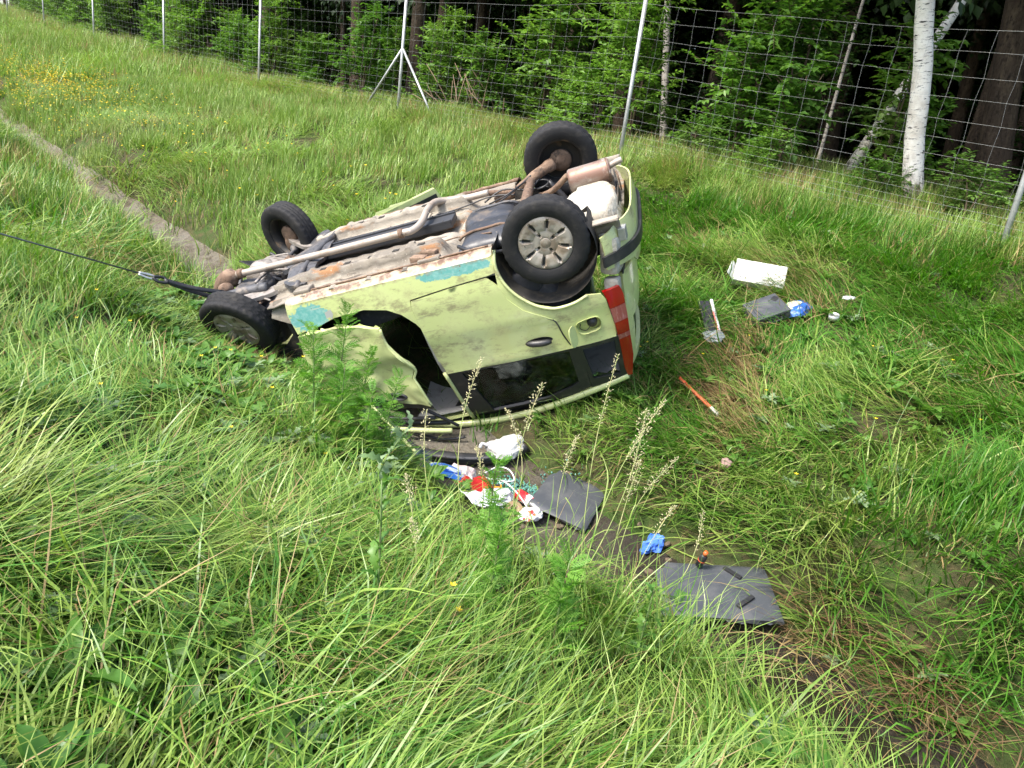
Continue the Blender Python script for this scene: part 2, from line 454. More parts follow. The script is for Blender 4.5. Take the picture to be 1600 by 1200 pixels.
def shrub_mesh(seed, H, Wd, ntw, leafL=.085, mat=None, lobes=7, low=.1):
    rng = np.random.default_rng(seed); C = []
    for i in range(lobes):
        a = rng.uniform(0, 6.28); r = Wd * rng.uniform(.1, .62); z = H * (low + (.95 - low) * (i + .5) / lobes)
        rr = r * (1.1 - .55 * z / H)
        C.append((rr * math.cos(a), rr * math.sin(a), z, Wd * rng.uniform(.32, .6) * (1.15 - .6 * z / H)))
    P = []; D = []; N_ = []; tw = []
    for k in range(ntw):
        c = C[rng.integers(len(C))]; d = rng.normal(size=3); d[2] = d[2] * .8 + .25; d /= np.linalg.norm(d)
        st = np.array(c[:3]) + d * c[3] * rng.uniform(.15, .9); st[2] = max(st[2], .05)
        g = d * .8 + np.array([0, 0, .35]) + rng.normal(size=3) * .3; g /= np.linalg.norm(g)
        ln = rng.uniform(.22, .5); m_ = int(ln / .030)
        sv = np.cross(g, [0, 0, 1]); sv /= np.linalg.norm(sv) + 1e-9
        tw.append((st - g * .12, st + g * ln * .5 + [0, 0, -.01], st + g * ln + [0, 0, -.05]))
        for q in range(m_):
            u = q / m_; p = st + g * ln * u + np.array([0, 0, -.05 * u * u])
            sg = 1 if q % 2 else -1
            dd = g * .55 + sv * sg * (1 - .35 * u) + rng.normal(size=3) * .22 + np.array([0, 0, -.18])
            P.append(p); D.append(dd); N_.append(np.array([0, 0, 1]) + rng.normal(size=3) * .35)
    v, f, r = leaves_geo(np.array(P), np.array(D), np.array(N_), leafL, leafL * .27, rng)
    me = me_from('foliage', v, f, mat or LEAF_SH, True, attr={'rnd': r, 'h': np.full(len(v), .6)})
    geos = []
    for c in C:
        geos.append(tube_geo(smooth_path([(0, 0, -.1), (c[0] * .3, c[1] * .3, c[2] * .5), c[:3]], 3), [.016] * 3 + [.012] * 2 + [.009, .006], 5))
    for i, q in enumerate(tw):
        if i % 2 == 0: geos.append(tube_geo([tuple(x) for x in q], [.005, .004, .002], 3, False))
    v, f = join_geo(geos); ms = me_from('stem', v, f, TWIG)
    return me, ms

def crown_mesh(seed, R_, H0, H1, n, L):
    rng = np.random.default_rng(seed); P = []; 
    cl = rng.normal(size=(26, 3)); cl /= np.linalg.norm(cl, axis=1, keepdims=True); cl *= rng.uniform(.3, 1, (26, 1))
    cl = cl * [R_, R_, (H1 - H0) / 2] + [0, 0, (H0 + H1) / 2]
    k = rng.integers(26, size=n); d = rng.normal(size=(n, 3)); d /= np.linalg.norm(d, axis=1, keepdims=True)
    pos = cl[k] + d * rng.uniform(.3, 1, (n, 1)) * R_ * .42
    v, f, r = leaves_geo(pos, d + [0, 0, -.4], np.array([0, 0, 1.0]) + rng.normal(size=(n, 3)) * .5, L, L * .36, rng)
    return me_from('crown', v, f, LEAF_CR, True, attr={'rnd': r, 'h': np.full(len(v), .6)})

def trunk_mesh(seed, H, r0, r1, bend, mat, limbs=6, kink=0.0):
    rn = random.Random(seed); pts = []; rad = []
    ax, ay = rn.uniform(0, 6.28), rn.uniform(0, 6.28)
    for i in range(25):
        u = i / 24
        pts.append((bend * (math.sin(ax + 3 * u) - math.sin(ax)) + kink * .03 * math.sin(u * 40), bend * (math.sin(ay + 2.4 * u) - math.sin(ay)), -.3 + (H + .3) * u))
        rad.append(r1 + (r0 - r1) * (1 - u) ** .9 + .35 * r0 * math.exp(-u * 26))
    g = [tube_geo(pts, rad, 14)]
    for k in range(limbs):
        i = rn.randint(12, 22); p = Vector(pts[i]); a = rn.uniform(0, 6.28)
        q = p + Vector((math.cos(a), math.sin(a), .7)) * rn.uniform(.8, 1.8)
        g.append(tube_geo([p, p.lerp(q, .5) + Vector((0, 0, .1)), q], [rad[i] * .45, rad[i] * .3, .012], 7))
    v, f = join_geo(g); return me_from('trunk', v, f, mat)

def build_wood():
    sh = [shrub_mesh(11, 2.6, 1.15, 300, .105), shrub_mesh(12, 1.9, 1.0, 230, .105), shrub_mesh(13, 3.2, 1.3, 340, .11), shrub_mesh(14, 1.1, .9, 150, .10, low=.05), shrub_mesh(15, 2.4, .85, 190, .12)]
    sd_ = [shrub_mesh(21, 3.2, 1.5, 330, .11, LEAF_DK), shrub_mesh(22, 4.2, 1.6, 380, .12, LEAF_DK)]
    def shrub(s, n, k, sc, label, dark=False, rz=None, group=None):
        x, y = to_xy(s, n); x, y = float(x), float(y)
        r = empty('shrub', (x, y, gz(x, y) - .03), random.uniform(0, 6.28) if rz is None else rz); w_ = random.uniform(1.0, 1.55); r.scale = (sc * w_, sc * random.uniform(1.0, 1.4), sc)
        tag(r, label, 'shrub', group)
        fo, st = (sd_ if dark else sh)[k]
        link('foliage', fo, r); link('stem', st, r)
    # named shrubs as seen between the posts
    shrub(3.05, 7.15, 0, 1.0, 'broad bright bush behind the mesh next to the post above the muffler', rz=.3)
    shrub(4.9, 6.95, 2, .80, 'large light green bush behind the mesh above the raised rear wheel', rz=1.3)
    shrub(5.9, 7.2, 0, .85, 'middle green bush between the braced post and the large light green bush', rz=2.0)
    shrub(2.35, 7.3, 4, 1.05, 'slim upright bush between the muffler post and the leaning birch', rz=4.0)
    shrub(1.15, 7.9, 4, .92, 'leafy sapling growing against the leaning birch stem', rz=.9)
    shrub(3.2, 6.45, 3, .62, 'low bright sprout of leaves at the foot of the muffler post')
    shrub(2.1, 6.5, 3, .55, 'low leafy tuft at the fence foot below the slim bush')
    shrub(.55, 6.55, 3, .5, 'small leafy tuft before the white birch foot')
    shrub(-.35, 7.0, 3, .55, 'small shaded tuft beside the white birch')
    rn = random.Random(5)
    for s in np.arange(7.3, 52, 1.15):
        shrub(s + rn.uniform(-.4, .4), 6.8 + rn.uniform(0, 1.6), rn.choice([0, 1, 1, 2, 4]), rn.uniform(.55, 1.25),
              'leafy green bush in the row close behind the far fence spans', group='bushes along the far fence')
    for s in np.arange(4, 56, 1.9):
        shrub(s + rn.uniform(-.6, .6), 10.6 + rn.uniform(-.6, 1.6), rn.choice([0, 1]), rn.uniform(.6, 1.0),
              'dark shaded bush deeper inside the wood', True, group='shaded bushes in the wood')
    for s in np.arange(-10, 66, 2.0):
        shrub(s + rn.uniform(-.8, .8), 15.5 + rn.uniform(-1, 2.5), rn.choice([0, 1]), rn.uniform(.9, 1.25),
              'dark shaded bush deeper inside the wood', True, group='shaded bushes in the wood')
    for n in np.arange(-8, 9, 2.0):
        shrub(62 + rn.uniform(-2, 2), n, rn.choice([0, 2]), rn.uniform(1.1, 1.5), 'green bush closing the far end of the meadow', group='bushes at the far end of the meadow')
    # trees
    cr = [crown_mesh(31, 2.6, 3.2, 9.5, 9000, .17), crown_mesh(32, 3.0, 3.4, 10.5, 10000, .18)]  # crowns hang low and dense, mostly out of view, shaped to darken the wood
    tk = [trunk_mesh(41, 11, .17, .04, .25, BARK), trunk_mesh(42, 12, .22, .05, .3, BARK), trunk_mesh(43, 11, .11, .03, .35, BARK)]
    def tree(name, s, n, trunk, crown, label, cat='tree', group=None, rz=0, sc=1, tilt=None):
        x, y = to_xy(s, n); x, y = float(x), float(y)
        r = empty(name, (x, y, gz(x, y)), rz); r.scale = (sc, sc, sc); tag(r, label, cat, group)
        if tilt: r.rotation_euler = tilt
        link('trunk', trunk, r); link('crown', crown, r)
        return r
    bt = trunk_mesh(51, 9.5, .125, .05, .05, BIRCH, 5, kink=.6)
    x, y = 4.79, 10.34; s, n = to_sn(x, y)
    tree('birch_tree', float(s), float(n), bt, cr[0], 'thick white birch trunk rising upright behind the fence', tilt=(0, math.radians(-12), 0))
    lb = trunk_mesh(52, 7.5, .085, .03, .08, BIRCH, 2)
    c2 = crown_mesh(33, 1.4, 4.5, 7.6, 500, .2)
    x, y = 4.40, 12.0; s, n = to_sn(x, y)
    tree('birch_tree', float(s), float(n), lb, c2, 'thin birch stem leaning sharply to one side beside the thick white birch', tilt=(0.0, math.radians(20), 0))
    tb = trunk_mesh(53, 9, .030, .014, .12, SHADEB, 2); gb = trunk_mesh(54, 8, .075, .03, .1, SHADEB, 2)
    x, y = 4.55, 13.5; s, n = to_sn(x, y)
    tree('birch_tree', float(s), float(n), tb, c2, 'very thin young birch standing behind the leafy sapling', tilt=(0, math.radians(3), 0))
    x, y = 2.30, 15.9; s, n = to_sn(x, y)
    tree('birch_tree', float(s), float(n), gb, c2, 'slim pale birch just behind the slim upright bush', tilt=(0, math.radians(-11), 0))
    rn = random.Random(9)
    x, y = 7.24, 13.0; s, n = to_sn(x, y)
    tree('pine_tree', float(s), float(n), tk[1], cr[1], 'thick brown pine trunk at the wood edge beside the white birch', sc=1.15, tilt=(0, math.radians(-6), 0))
    for s in np.arange(-9, 60, 2.3):
        for n in (9.2, 12.2, 15.6, 19.6, 24):  # many of these trees stand unseen, kept to shade the wood
            if n < 10 and s < 5: continue
            tree('forest_tree', s + rn.uniform(-.9, .9) + .3 * n % 2, n + rn.uniform(-1.1, 1.1), rn.choice(tk), rn.choice(cr),
                 'tall dark trunked tree standing in the shade of the wood', group='trees of the wood', rz=rn.uniform(0, 6.28), sc=rn.uniform(.85, 1.15))
    for n in np.arange(-14, 9, 3.0):
        tree('forest_tree', 66 + rn.uniform(-2, 2), n, rn.choice(tk), rn.choice(cr), 'tall tree beyond the far end of the meadow', group='trees at the far end of the meadow', rz=rn.uniform(0, 6.28))
    # far wood: one mass that closes the view
    rng = np.random.default_rng(77); parts = []
    n_ = 36000
    s = rng.uniform(-28, 75, n_); n = rng.uniform(26, 33, n_); x, y = to_xy(s, n); z = ground(x, y) + rng.uniform(0, 1, n_) ** 1.0 * 13
    v, f, r = leaves_geo(np.stack([x, y, z], -1), rng.normal(size=(n_, 3)) + [0, 0, -.4], np.array([0, 0, 1.]) + rng.normal(size=(n_, 3)) * .6, 1.0, .42, rng)
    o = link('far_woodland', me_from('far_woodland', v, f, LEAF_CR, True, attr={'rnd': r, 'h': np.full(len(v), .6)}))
    tag(o, 'dark mass of far foliage closing the wood', 'woodland', kind='stuff')
build_wood()

# ------------------------------------------------------------------ the overturned car (x forward, y left, z up in its own upright frame)
CAR_R = Matrix(((-.9130, .0496, .4048), (.1452, .9671, .2089), (-.3811, .2495, -.8902)))
CAR_T = Vector((.006, 5.573, -.312))
def car_materials():
    G = {}
    def paint(name, teal=None):
        t = NT(name); oc = t.n('ShaderNodeTexCoord').outputs['Object']
        col = t.mix(t.ramp(t.noise(2.5, 4, .6, coord=oc), .35, .7), (.52, .58, .245), (.56, .61, .28))
        col = t.mix(t.math('MULTIPLY', t.ramp(t.noise(5, 7, .78, coord=oc), .48, .72), .55), col, (.33, .30, .16))
        col = t.mix(t.ramp(t.noise(38, 5, .75, coord=oc), .665, .73), col, (.10, .085, .05))
        col = t.mix(t.ramp(t.noise(24, 3, .6, coord=oc, stretch=(1, 1, 8)), .70, .76), col, (.17, .13, .07))
        scr = t.ramp(t.noise(60, 2, .5, coord=oc, stretch=(.05, 1, 1.2)), .66, .70)
        col = t.mix(t.math('MULTIPLY', t.math('MULTIPLY', scr, t.ramp(t.noise(2.2, 3, coord=oc, w=4.0), .5, .6)), .7), col, (.22, .21, .14))
        col = t.mix(t.math('MULTIPLY', t.ramp(t.noise(3.2, 6, .8, coord=oc, stretch=(1, 1, 2.2), w=9.0), .51, .66), .7), col, (.215, .18, .11))
        if teal:
            sp = t.n('ShaderNodeSeparateXYZ'); t.l(oc, sp.inputs[0])
            nz = t.math('MULTIPLY', t.math('SUBTRACT', t.noise(16, 5, .7, coord=oc), .5), 2.0)
            tot = None
            for (cx, rx, cz, rz) in teal:
                a = t.math('DIVIDE', t.math('SUBTRACT', sp.outputs[0], cx), rx); b = t.math('DIVIDE', t.math('SUBTRACT', sp.outputs[2], cz), rz)
                d = t.math('SQRT', t.math('ADD', t.math('MULTIPLY', a, a), t.math('MULTIPLY', b, b)))
                e = t.ramp(t.math('ADD', d, t.math('MULTIPLY', nz, .75)), 1.04, .94)
                tot = e if tot is None else t.math('MAXIMUM', tot, e)
            tcol = t.mix(t.ramp(t.noise(30, 4, .7, coord=oc), .4, .7), (.13, .37, .34), (.26, .47, .44))
            tcol = t.mix(t.ramp(t.noise(50, 3, .6, coord=oc, stretch=(.08, 1, 1.5)), .60, .66), tcol, (.40, .47, .40))
            tcol = t.mix(t.ramp(t.noise(22, 4, .7, coord=oc), .64, .70), tcol, (.20, .11, .06))
            col = t.mix(tot, col, tcol)
            low = t.ramp(t.math('ADD', sp.outputs[2], t.math('MULTIPLY', nz, .06)), .255, .205)
            col = t.mix(low, col, t.mix(t.ramp(t.noise(12, 5, .7, coord=oc), .42, .62), (.36, .29, .20), (.13, .065, .03)))
        t.bsdf(col, t.math('ADD', t.math('MULTIPLY', t.noise(9, 4, coord=oc), .25), .24), spec=.5, coat=.55)
        return t.m
    G['paint'] = paint('faded_lime_paint')
    G['sill'] = paint('lime_paint_worn_to_teal', [(.60, .28, .262, .040), (1.71, .14, .345, .10)])
    G['under'] = M('cream_underseal', (.32, .285, .23), .8, var=((3, (.17, .148, .118), .38, .62, (.4, 1, 1)), (11, (.085, .07, .055), .54, .68, (.3, 1.5, 1)), (7, (.26, .13, .055), .57, .68, (.35, 1, 1)), (26, (.16, .12, .09), .60, .72, (.5, 1, 1)), (60, (.44, .40, .34), .6, .72)), bump=35, bstr=.5, bdist=.01)
    G['well'] = M('pale_underseal', (.42, .40, .335), .8, var=((5, (.30, .26, .20), .45, .65), (18, (.26, .19, .12), .58, .70), (40, (.46, .45, .40), .5, .7)), bump=20, bstr=.6, bdist=.02)
    G['rust'] = M('rusty_steel', (.155, .098, .065), .85, var=((9, (.25, .17, .115), .45, .65), (30, (.065, .045, .033), .5, .7), (14, (.34, .27, .21), .62, .75)), bump=40, bstr=.6)
    G['black'] = M('black_plastic', (.022, .022, .024), .45, var=((8, (.06, .055, .05), .5, .75),))
    G['shield'] = M('dark_floor_channel', (.035, .037, .042), .55, var=((10, (.11, .095, .08), .55, .75, (.4, 1, 1)), (40, (.18, .16, .13), .66, .75)))
    G['dark'] = M('dark_cavity_liner', (.035, .032, .028), .9, var=((9, (.10, .08, .055), .5, .72), (25, (.16, .13, .09), .62, .75)), bump=25, bstr=.6)
    G['tank'] = M('black_fuel_tank', (.035, .037, .042), .42, var=((6, (.13, .105, .08), .5, .72), (30, (.20, .17, .13), .62, .75)), bump=20, bstr=.3)
    G['sub'] = M('dusty_dark_steel', (.085, .085, .09), .6, .2, var=((8, (.21, .18, .15), .5, .7), (28, (.03, .03, .03), .5, .7)), bump=30, bstr=.4)
    G['alu'] = M('dusty_cast_alloy', (.30, .27, .24), .6, .3, var=((10, (.12, .10, .08), .45, .65), (28, (.42, .38, .33), .55, .75)), bump=30, bstr=.6)
    G['pipe'] = M('dusty_exhaust_pipe', (.38, .325, .27), .55, .25, var=((9, (.27, .20, .15), .48, .7), (26, (.18, .10, .06), .62, .75), (40, (.5, .45, .38), .6, .75)))
    G['muffler'] = M('stained_muffler_steel', (.29, .245, .21), .5, .35, var=((5, (.23, .135, .10), .46, .64, (.3, 1, 1)), (18, (.15, .08, .055), .58, .72), (12, (.44, .39, .35), .55, .75)))
    G['rubber'] = M('tyre_rubber', (.014, .014, .015), .75, var=((12, (.036, .033, .029), .48, .75), (5, (.06, .052, .042), .62, .75)), bump=60, bstr=.25, spec=.35)
    G['hub'] = M('dirty_silver_hubcap', (.42, .38, .325), .5, .3, var=((9, (.24, .19, .14), .40, .62), (34, (.24, .19, .14), .62, .75)))
    G['steel'] = M('black_steel_rim', (.03, .028, .026), .6, .2, var=((12, (.12, .085, .055), .55, .72),))
    G['glass'] = NT('tinted_glass')
    t = G['glass']; gl = t.n('ShaderNodeBsdfGlossy'); gl.inputs['Roughness'].default_value = .06; gl.inputs['Color'].default_value = (.75, .85, .82, 1)
    tr = t.n('ShaderNodeBsdfTransparent'); tr.inputs[0].default_value = (.52, .64, .62, 1)
    df = t.n('ShaderNodeBsdfDiffuse'); df.inputs[0].default_value = (.16, .18, .16, 1)
    fr = t.n('ShaderNodeFresnel'); fr.inputs[0].default_value = 1.5
    mx = t.n('ShaderNodeMixShader'); t.l(fr.outputs[0], mx.inputs[0]); t.l(tr.outputs[0], mx.inputs[1]); t.l(gl.outputs[0], mx.inputs[2])
    m2 = t.n('ShaderNodeMixShader'); t.l(t.math('MULTIPLY', t.ramp(t.noise(5, 6, .75), .42, .75), .24), m2.inputs[0]); t.l(mx.outputs[0], m2.inputs[1]); t.l(df.outputs[0], m2.inputs[2])
    t.l(m2.outputs[0], t.out.inputs[0]); G['glass'] = t.m
    G['red'] = M('red_lamp_lens', (.27, .004, .005), .2, spec=.6, coat=.6, var=((30, (.25, .02, .015), .62, .75),))
    G['clear'] = M('pinkish_clear_lens', (.30, .075, .07), .15, spec=.6, coat=.6, var=((40, (.5, .25, .23), .5, .7, (1, 1, .2)),))
    G['trim'] = M('pale_grey_headlining', (.42, .42, .41), .9, var=((10, (.30, .29, .28), .5, .7), (40, (.2, .19, .18), .66, .75)))
    G['seat'] = M('dark_seat_fabric', (.04, .042, .05), .95, var=((20, (.07, .07, .08), .5, .7),))
    G['zinc'] = M('bare_bracket_steel', (.5, .5, .49), .4, .6, var=((14, (.25, .2, .16), .55, .7),))
    G['white'] = M('white_plastic', (.75, .75, .74), .5)
    G['lime_strip'] = G['paint']
    return G
CM = car_materials()

def w_side(x, z):
    w = float(np.interp(z, [.15, .25, .45, .75, .95, 1.0, 1.46, 1.52], [.70, .755, .785, .79, .775, .762, .625, .56]))
    return w - .10 * (max(0, -x) / .5) ** 2 - .12 * (max(0, x - 2.1) / .8) ** 2
def nz3(x, y, z, s=1.0): return mnoise.noise(Vector((x * s, y * s, z * s)))

def make_tyre(parent, rm=.285, w=.158):
    prof = []; seg = 96
    hw = w / 2
    pr = [(.178, -hw * .78), (.183, -hw * .90), (.205, -hw * 1.02), (.235, -hw * 1.04), (.258, -hw * .98), (.270, -hw * .93), (.278, -hw * .86), (.2835, -hw * .76)]
    tread = np.linspace(-.70, .70, 13)
    full = pr + [(rm, hw * q) for q in tread] + [(r, -y) for r, y in reversed(pr)]
    v = []; m_ = len(full)
    for k in range(seg):
        a = 2 * math.pi * k / seg
        for j, (r, y) in enumerate(full):
            q = j - len(pr)
            if 0 <= q < 13:
                if q in (3, 6, 9): r -= .0075
                elif q in (0, 1, 2, 10, 11, 12):
                    if k % 3 == 0: r -= .007
                elif (k + q) % 3 == 0: r -= .007
            elif r > .268 and k % 3 == 0: r -= .004
            v.append((r * math.cos(a), y, r * math.sin(a)))
    f = [(k * m_ + j, k * m_ + j + 1, ((k + 1) % seg) * m_ + j + 1, ((k + 1) % seg) * m_ + j) for k in range(seg) for j in range(m_ - 1)]
    o = obj('tyre', v, f, CM['rubber'], parent)
    e = o.modifiers.new('edges', 'EDGE_SPLIT'); e.split_angle = math.radians(38)
    return o

def make_rim(parent, outer=True):
    prof = [(.185, -.062), (.178, -.064), (.165, -.055), (.160, -.02), (.150, .01), (.160, .03), (.166, .056), (.178, .064), (.185, .062)]
    g = [lathe_geo(prof, 48)]
    g.append(lathe_geo([(.160, -.030), (.12, -.036), (.085, -.026), (.055, -.040), (.03, -.045), (.0, -.045)], 40))
    v, f = join_geo(g); o = obj('rim', v, f, CM['steel'], parent)
    return o

def make_hubcap(parent, worn=False):
    """domed cover with eight outer slots, four bolt holes and a centre boss"""
    seg = 96; rings = [.0, .028, .034, .042, .052, .066, .080, .098, .110, .124, .138, .152, .166, .178]
    prof = {0: -.062, .028: -.062, .034: -.058, .042: -.060, .052: -.060, .066: -.060, .080: -.057, .098: -.066, .110: -.069, .124: -.070, .138: -.072, .152: -.072, .166: -.070, .178: -.060}
    v = []; f = []; mi = []
    for k in range(seg):
        a = 2 * math.pi * k / seg
        for j, r in enumerate(rings):
            y = prof[r]
            sl = (k % 12) in (0, 1, 11)
            if sl and .098 <= r <= .152 and not (k % 12 in (1, 11) and r > .15): y += .016
            bolt = min(abs(((a - math.pi / 4 - b * math.pi / 2 + math.pi) % (2 * math.pi)) - math.pi) for b in range(4)) * .059
            if .05 <= r <= .068 and bolt < .008: y += .014
            if (k % 12) == 6 and .11 <= r <= .15: y += .002
            v.append((r * math.cos(a), y, r * math.sin(a)))
    m_ = len(rings)
    for k in range(seg):
        k2 = (k + 1) % seg
        for j in range(m_ - 1):
            f.append((k * m_ + j, k * m_ + j + 1, k2 * m_ + j + 1, k2 * m_ + j))
            dark = (k % 12 in (0, 11)) and .09 <= rings[j] < .150
            am = 2 * math.pi * (k + .5) / seg; rm_ = (rings[j] + rings[j + 1]) / 2
            bolt = min(abs(((am - math.pi / 4 - b * math.pi / 2 + math.pi) % (2 * math.pi)) - math.pi) for b in range(4)) * .059
            mi.append(1 if dark or (.05 < rm_ < .068 and bolt < .0085) else 0)
    o = obj('hubcap', v, f, [CM['hub'], CM['black']], parent, midx=mi)
    e = o.modifiers.new('edges', 'EDGE_SPLIT'); e.split_angle = math.radians(35)
    return o

def make_wheel(car, c, axis, spin, hub, label):
    """axis: direction the outer face looks (car frame)"""
    w = empty('wheel', c, parent=car); ax = Vector(axis).normalized()
    q = Vector((0, -1, 0)).rotation_difference(ax)
    w.rotation_mode = 'QUATERNION'; w.rotation_quaternion = q @ Euler((0, spin, 0)).to_quaternion()
    make_tyre(w); make_rim(w); w['label'] = label
    if hub: make_hubcap(w)
    v, f = lathe_geo([(.0, .040), (.03, .040), (.05, .030), (.082, .026), (.088, .005), (.0, .005)], 32); obj('brake_drum', v, f, CM['rust'], w)
    tube('valve', [(.135, -.05, .03), (.128, -.075, .03)], .004, CM['black'], w, 6)
    return w

def side_fn(off=0.0, dent=0.0):
    def fn(x, z):
        y = -w_side(x, z) - off
        st = 1 / (1 + math.exp(-(z - .735 + .03 * (x - .5)) * 60)); y += .014 * st if .0 < z < .97 else 0
        if dent: y += dent * nz3(x, 3, z, 6)
        return (x, y, z)
    return fn

def sill_fn(x, z):
    """v below .25 folds under the body"""
    if z >= .25: return side_fn()(x, z)
    q = .25 - z; y0 = w_side(x, .25)
    if q < .06: a = q / .06 * math.pi / 2; return (x, -y0 + .055 * (1 - math.cos(a)) * .9, .25 - .055 * math.sin(a))
    return (x, -y0 + .05 + (q - .06), .195 + .003 * nz3(x, 1, q, 14))

def build_underbody(car):
    X = np.linspace(-.50, 2.02, 170); Y = np.linspace(-.715, .715, 190)
    x, y = np.meshgrid(X, Y, indexing='ij')
    def ss(a, b, t): u = np.clip((t - a) / (b - a), 0, 1); return u * u * (3 - 2 * u)
    def bump_(t, c, w, e): return ss(c - w - e, c - w, t) * (1 - ss(c + w, c + w + e, t))
    z = np.full_like(x, .205)
    fl = ss(.66, .74, x)
    z += fl * .085 * bump_(y, .06, .17, .02)                       # centre tunnel
    for c in (-.46, .46): z -= fl * .075 * bump_(y, c, .050, .014)   # chassis rails
    for c in (-.64, .64): z -= .014 * bump_(y, c, .012, .012)       # seam flanges
    for c in (-.29, .30):
        z += fl * .018 * bump_(y, c, .045, .010)                    # swages
    for c in (.95, 1.22, 1.5, 1.72): z -= .014 * bump_(x, c, .016, .012) * (np.abs(y) > .22) * fl
    z += .02 * ss(1.78, 1.98, x)
    tk = (1 - ss(.62, .72, x)); z += .06 * tk * (np.abs(y) < .6)
    z += .10 * (1 - ss(.16, .24, x)) * (1 - ss(.60, .66, np.abs(y)))
    we = (np.abs((x + .29) / .21) ** 3 + np.abs((y + .18) / .38) ** 3) ** (1 / 3); z -= (.15 + .02 * np.sin(y * 14) * (x < -.2)) * (1 - ss(.80, 1.0, we))
    z += .004 * np.sin(x * 47) * np.sin(y * 39) * fl + .006 * (vnoise(x * 9, y * 9, 8) - .5)
    idx = np.arange(x.size).reshape(x.shape)
    f = np.stack([idx[:-1, :-1], idx[:-1, 1:], idx[1:, 1:], idx[1:, :-1]], -1).reshape(-1, 4)
    cx = (x[:-1, :-1] + x[1:, 1:]) / 2; cy_ = (y[:-1, :-1] + y[1:, 1:]) / 2
    well = (np.hypot((cx + .29) / .21, (cy_ + .16) / .36) < 1.06).ravel()
    arch = ((np.hypot(cx, 0) < .33) & (np.abs(cy_) > .50)).ravel()
    mi = np.where(well, 1, 0)
    o = obj('floor_pan', np.stack([x, y, z], -1).reshape(-1, 3), f[~arch], [CM['under'], CM['well']], car, midx=mi[~arch])
    s = o.modifiers.new('thickness', 'SOLIDIFY'); s.thickness = .012; s.offset = -1
    # bolt-on bits of the floor
    v, f = join_geo([box_geo((1.34, .135, .205), (1.16, .20, .05), None, .008), box_geo((1.34, .045, .176), (1.16, .022, .02), None, .004), box_geo((1.34, .225, .176), (1.16, .022, .02), None, .004)])
    obj('floor_channel', v, f, CM['shield'], car, smooth=False)
    for i in range(9):
        for yy in (.045, .225):
            v, f = lathe_geo([(0, .004), (.007, .004), (.009, -.004)], 8); v = [(a + .82 + i * .125, c + yy, -b + .165) for a, b, c in v]; obj('clip', v, f, CM['black'], car)
    tube('brake_line', smooth_path([(2.0, -.33, .19), (1.4, -.345, .195), (.8, -.33, .195), (.62, -.36, .18), (.35, -.5, .16)]), .005, CM['rust'], car, 6)
    tube('fuel_line', smooth_path([(2.0, .34, .19), (1.4, .33, .195), (.8, .35, .195), (.5, .36, .17), (.3, .35, .2)]), .006, CM['black'], car, 6)
    for xx, yy in ((1.55, -.46), (1.05, -.46), (1.55, .46), (1.05, .46)):
        v, f = lathe_geo([(.0, .0), (.016, .0), (.019, -.004)], 14); obj('drain_plug', [(a + xx, c + yy, -b + .163) for a, b, c in v], f, CM['rust'], car)
    box('jacking_bracket', (1.74, -.63, .195), (.13, .10, .055), CM['under'], car, (0, 0, .06), .012)
    box('jacking_bracket', (.78, -.64, .193), (.16, .07, .04), CM['under'], car, (0, 0, 0), .012)
    box('jacking_bracket', (1.74, .63, .195), (.13, .10, .055), CM['under'], car, (0, 0, -.06), .012)
    for yy in (-.46, .46):
        for xx in np.arange(.86, 1.75, .19): box('rail_hole_plate', (float(xx), yy, .1285), (.05, .035, .004), CM['dark'], car, (0, 0, .1), .001)
    for xx, yy, w_, d_ in ((1.45, -.30, .26, .06), (1.0, -.30, .22, .06), (1.50, .36, .3, .05), (1.05, .36, .22, .05)): box('floor_pressing', (xx, yy, .200), (w_, d_, .016), CM['under'], car, (0, 0, .0), .006)
    box('seat_crossmember', (1.02, -.30, .195), (.05, .24, .03), CM['under'], car, None, .008); box('seat_crossmember', (1.02, .36, .195), (.05, .16, .03), CM['under'], car, None, .008)
    for (xx, yy) in ((.86, -.60), (.80, -.52), (.90, .60)): box('spring_hanger', (xx, yy, .185), (.12, .07, .05), CM['rust'], car, (.1, .1, .3), .012)
    # fuel tank in two halves with its strap
    def tank_pt(u, w):
        e = (1 - abs(u) ** 4) * (1 - abs(w) ** 4); xx = .42 + .20 * u + .03 * math.sin(w * 3); yy = -.18 + .41 * w
        zz = .235 - .085 * e ** .5 + .022 * math.exp(-((w - .05) / .10) ** 2) + .008 * nz3(xx, yy, 0, 12)
        return (xx, yy, zz)
    n = 30; v = [tank_pt(-1 + 2 * i / n, -1 + 2 * j / n) for i in range(n + 1) for j in range(n + 1)]
    f = [(i * (n + 1) + j, i * (n + 1) + j + 1, (i + 1) * (n + 1) + j + 1, (i + 1) * (n + 1) + j) for i in range(n) for j in range(n)]
    tk = obj('fuel_tank', v, f, CM['tank'], car); sm = tk.modifiers.new('thickness', 'SOLIDIFY'); sm.thickness = .05; sm.offset = -1
    tube('tank_strap', [(xx, -.40 + .02 * math.sin(xx * 9), tank_pt((xx - .42) / .2, -.54)[2] - .006) for xx in np.linspace(.235, .605, 12)], .011, CM['rust'], car, 6)
    tube('tank_strap', [(xx, .06, tank_pt((xx - .42) / .2, .58)[2] - .006) for xx in np.linspace(.235, .605, 12)], .011, CM['sub'], car, 6)
    tube('filler_hose', smooth_path([(.30, -.52, .21), (.25, -.6, .26), (.33, -.66, .24), (.5, -.62, .20), (.60, -.5, .2)]), .014, CM['black'], car, 8)

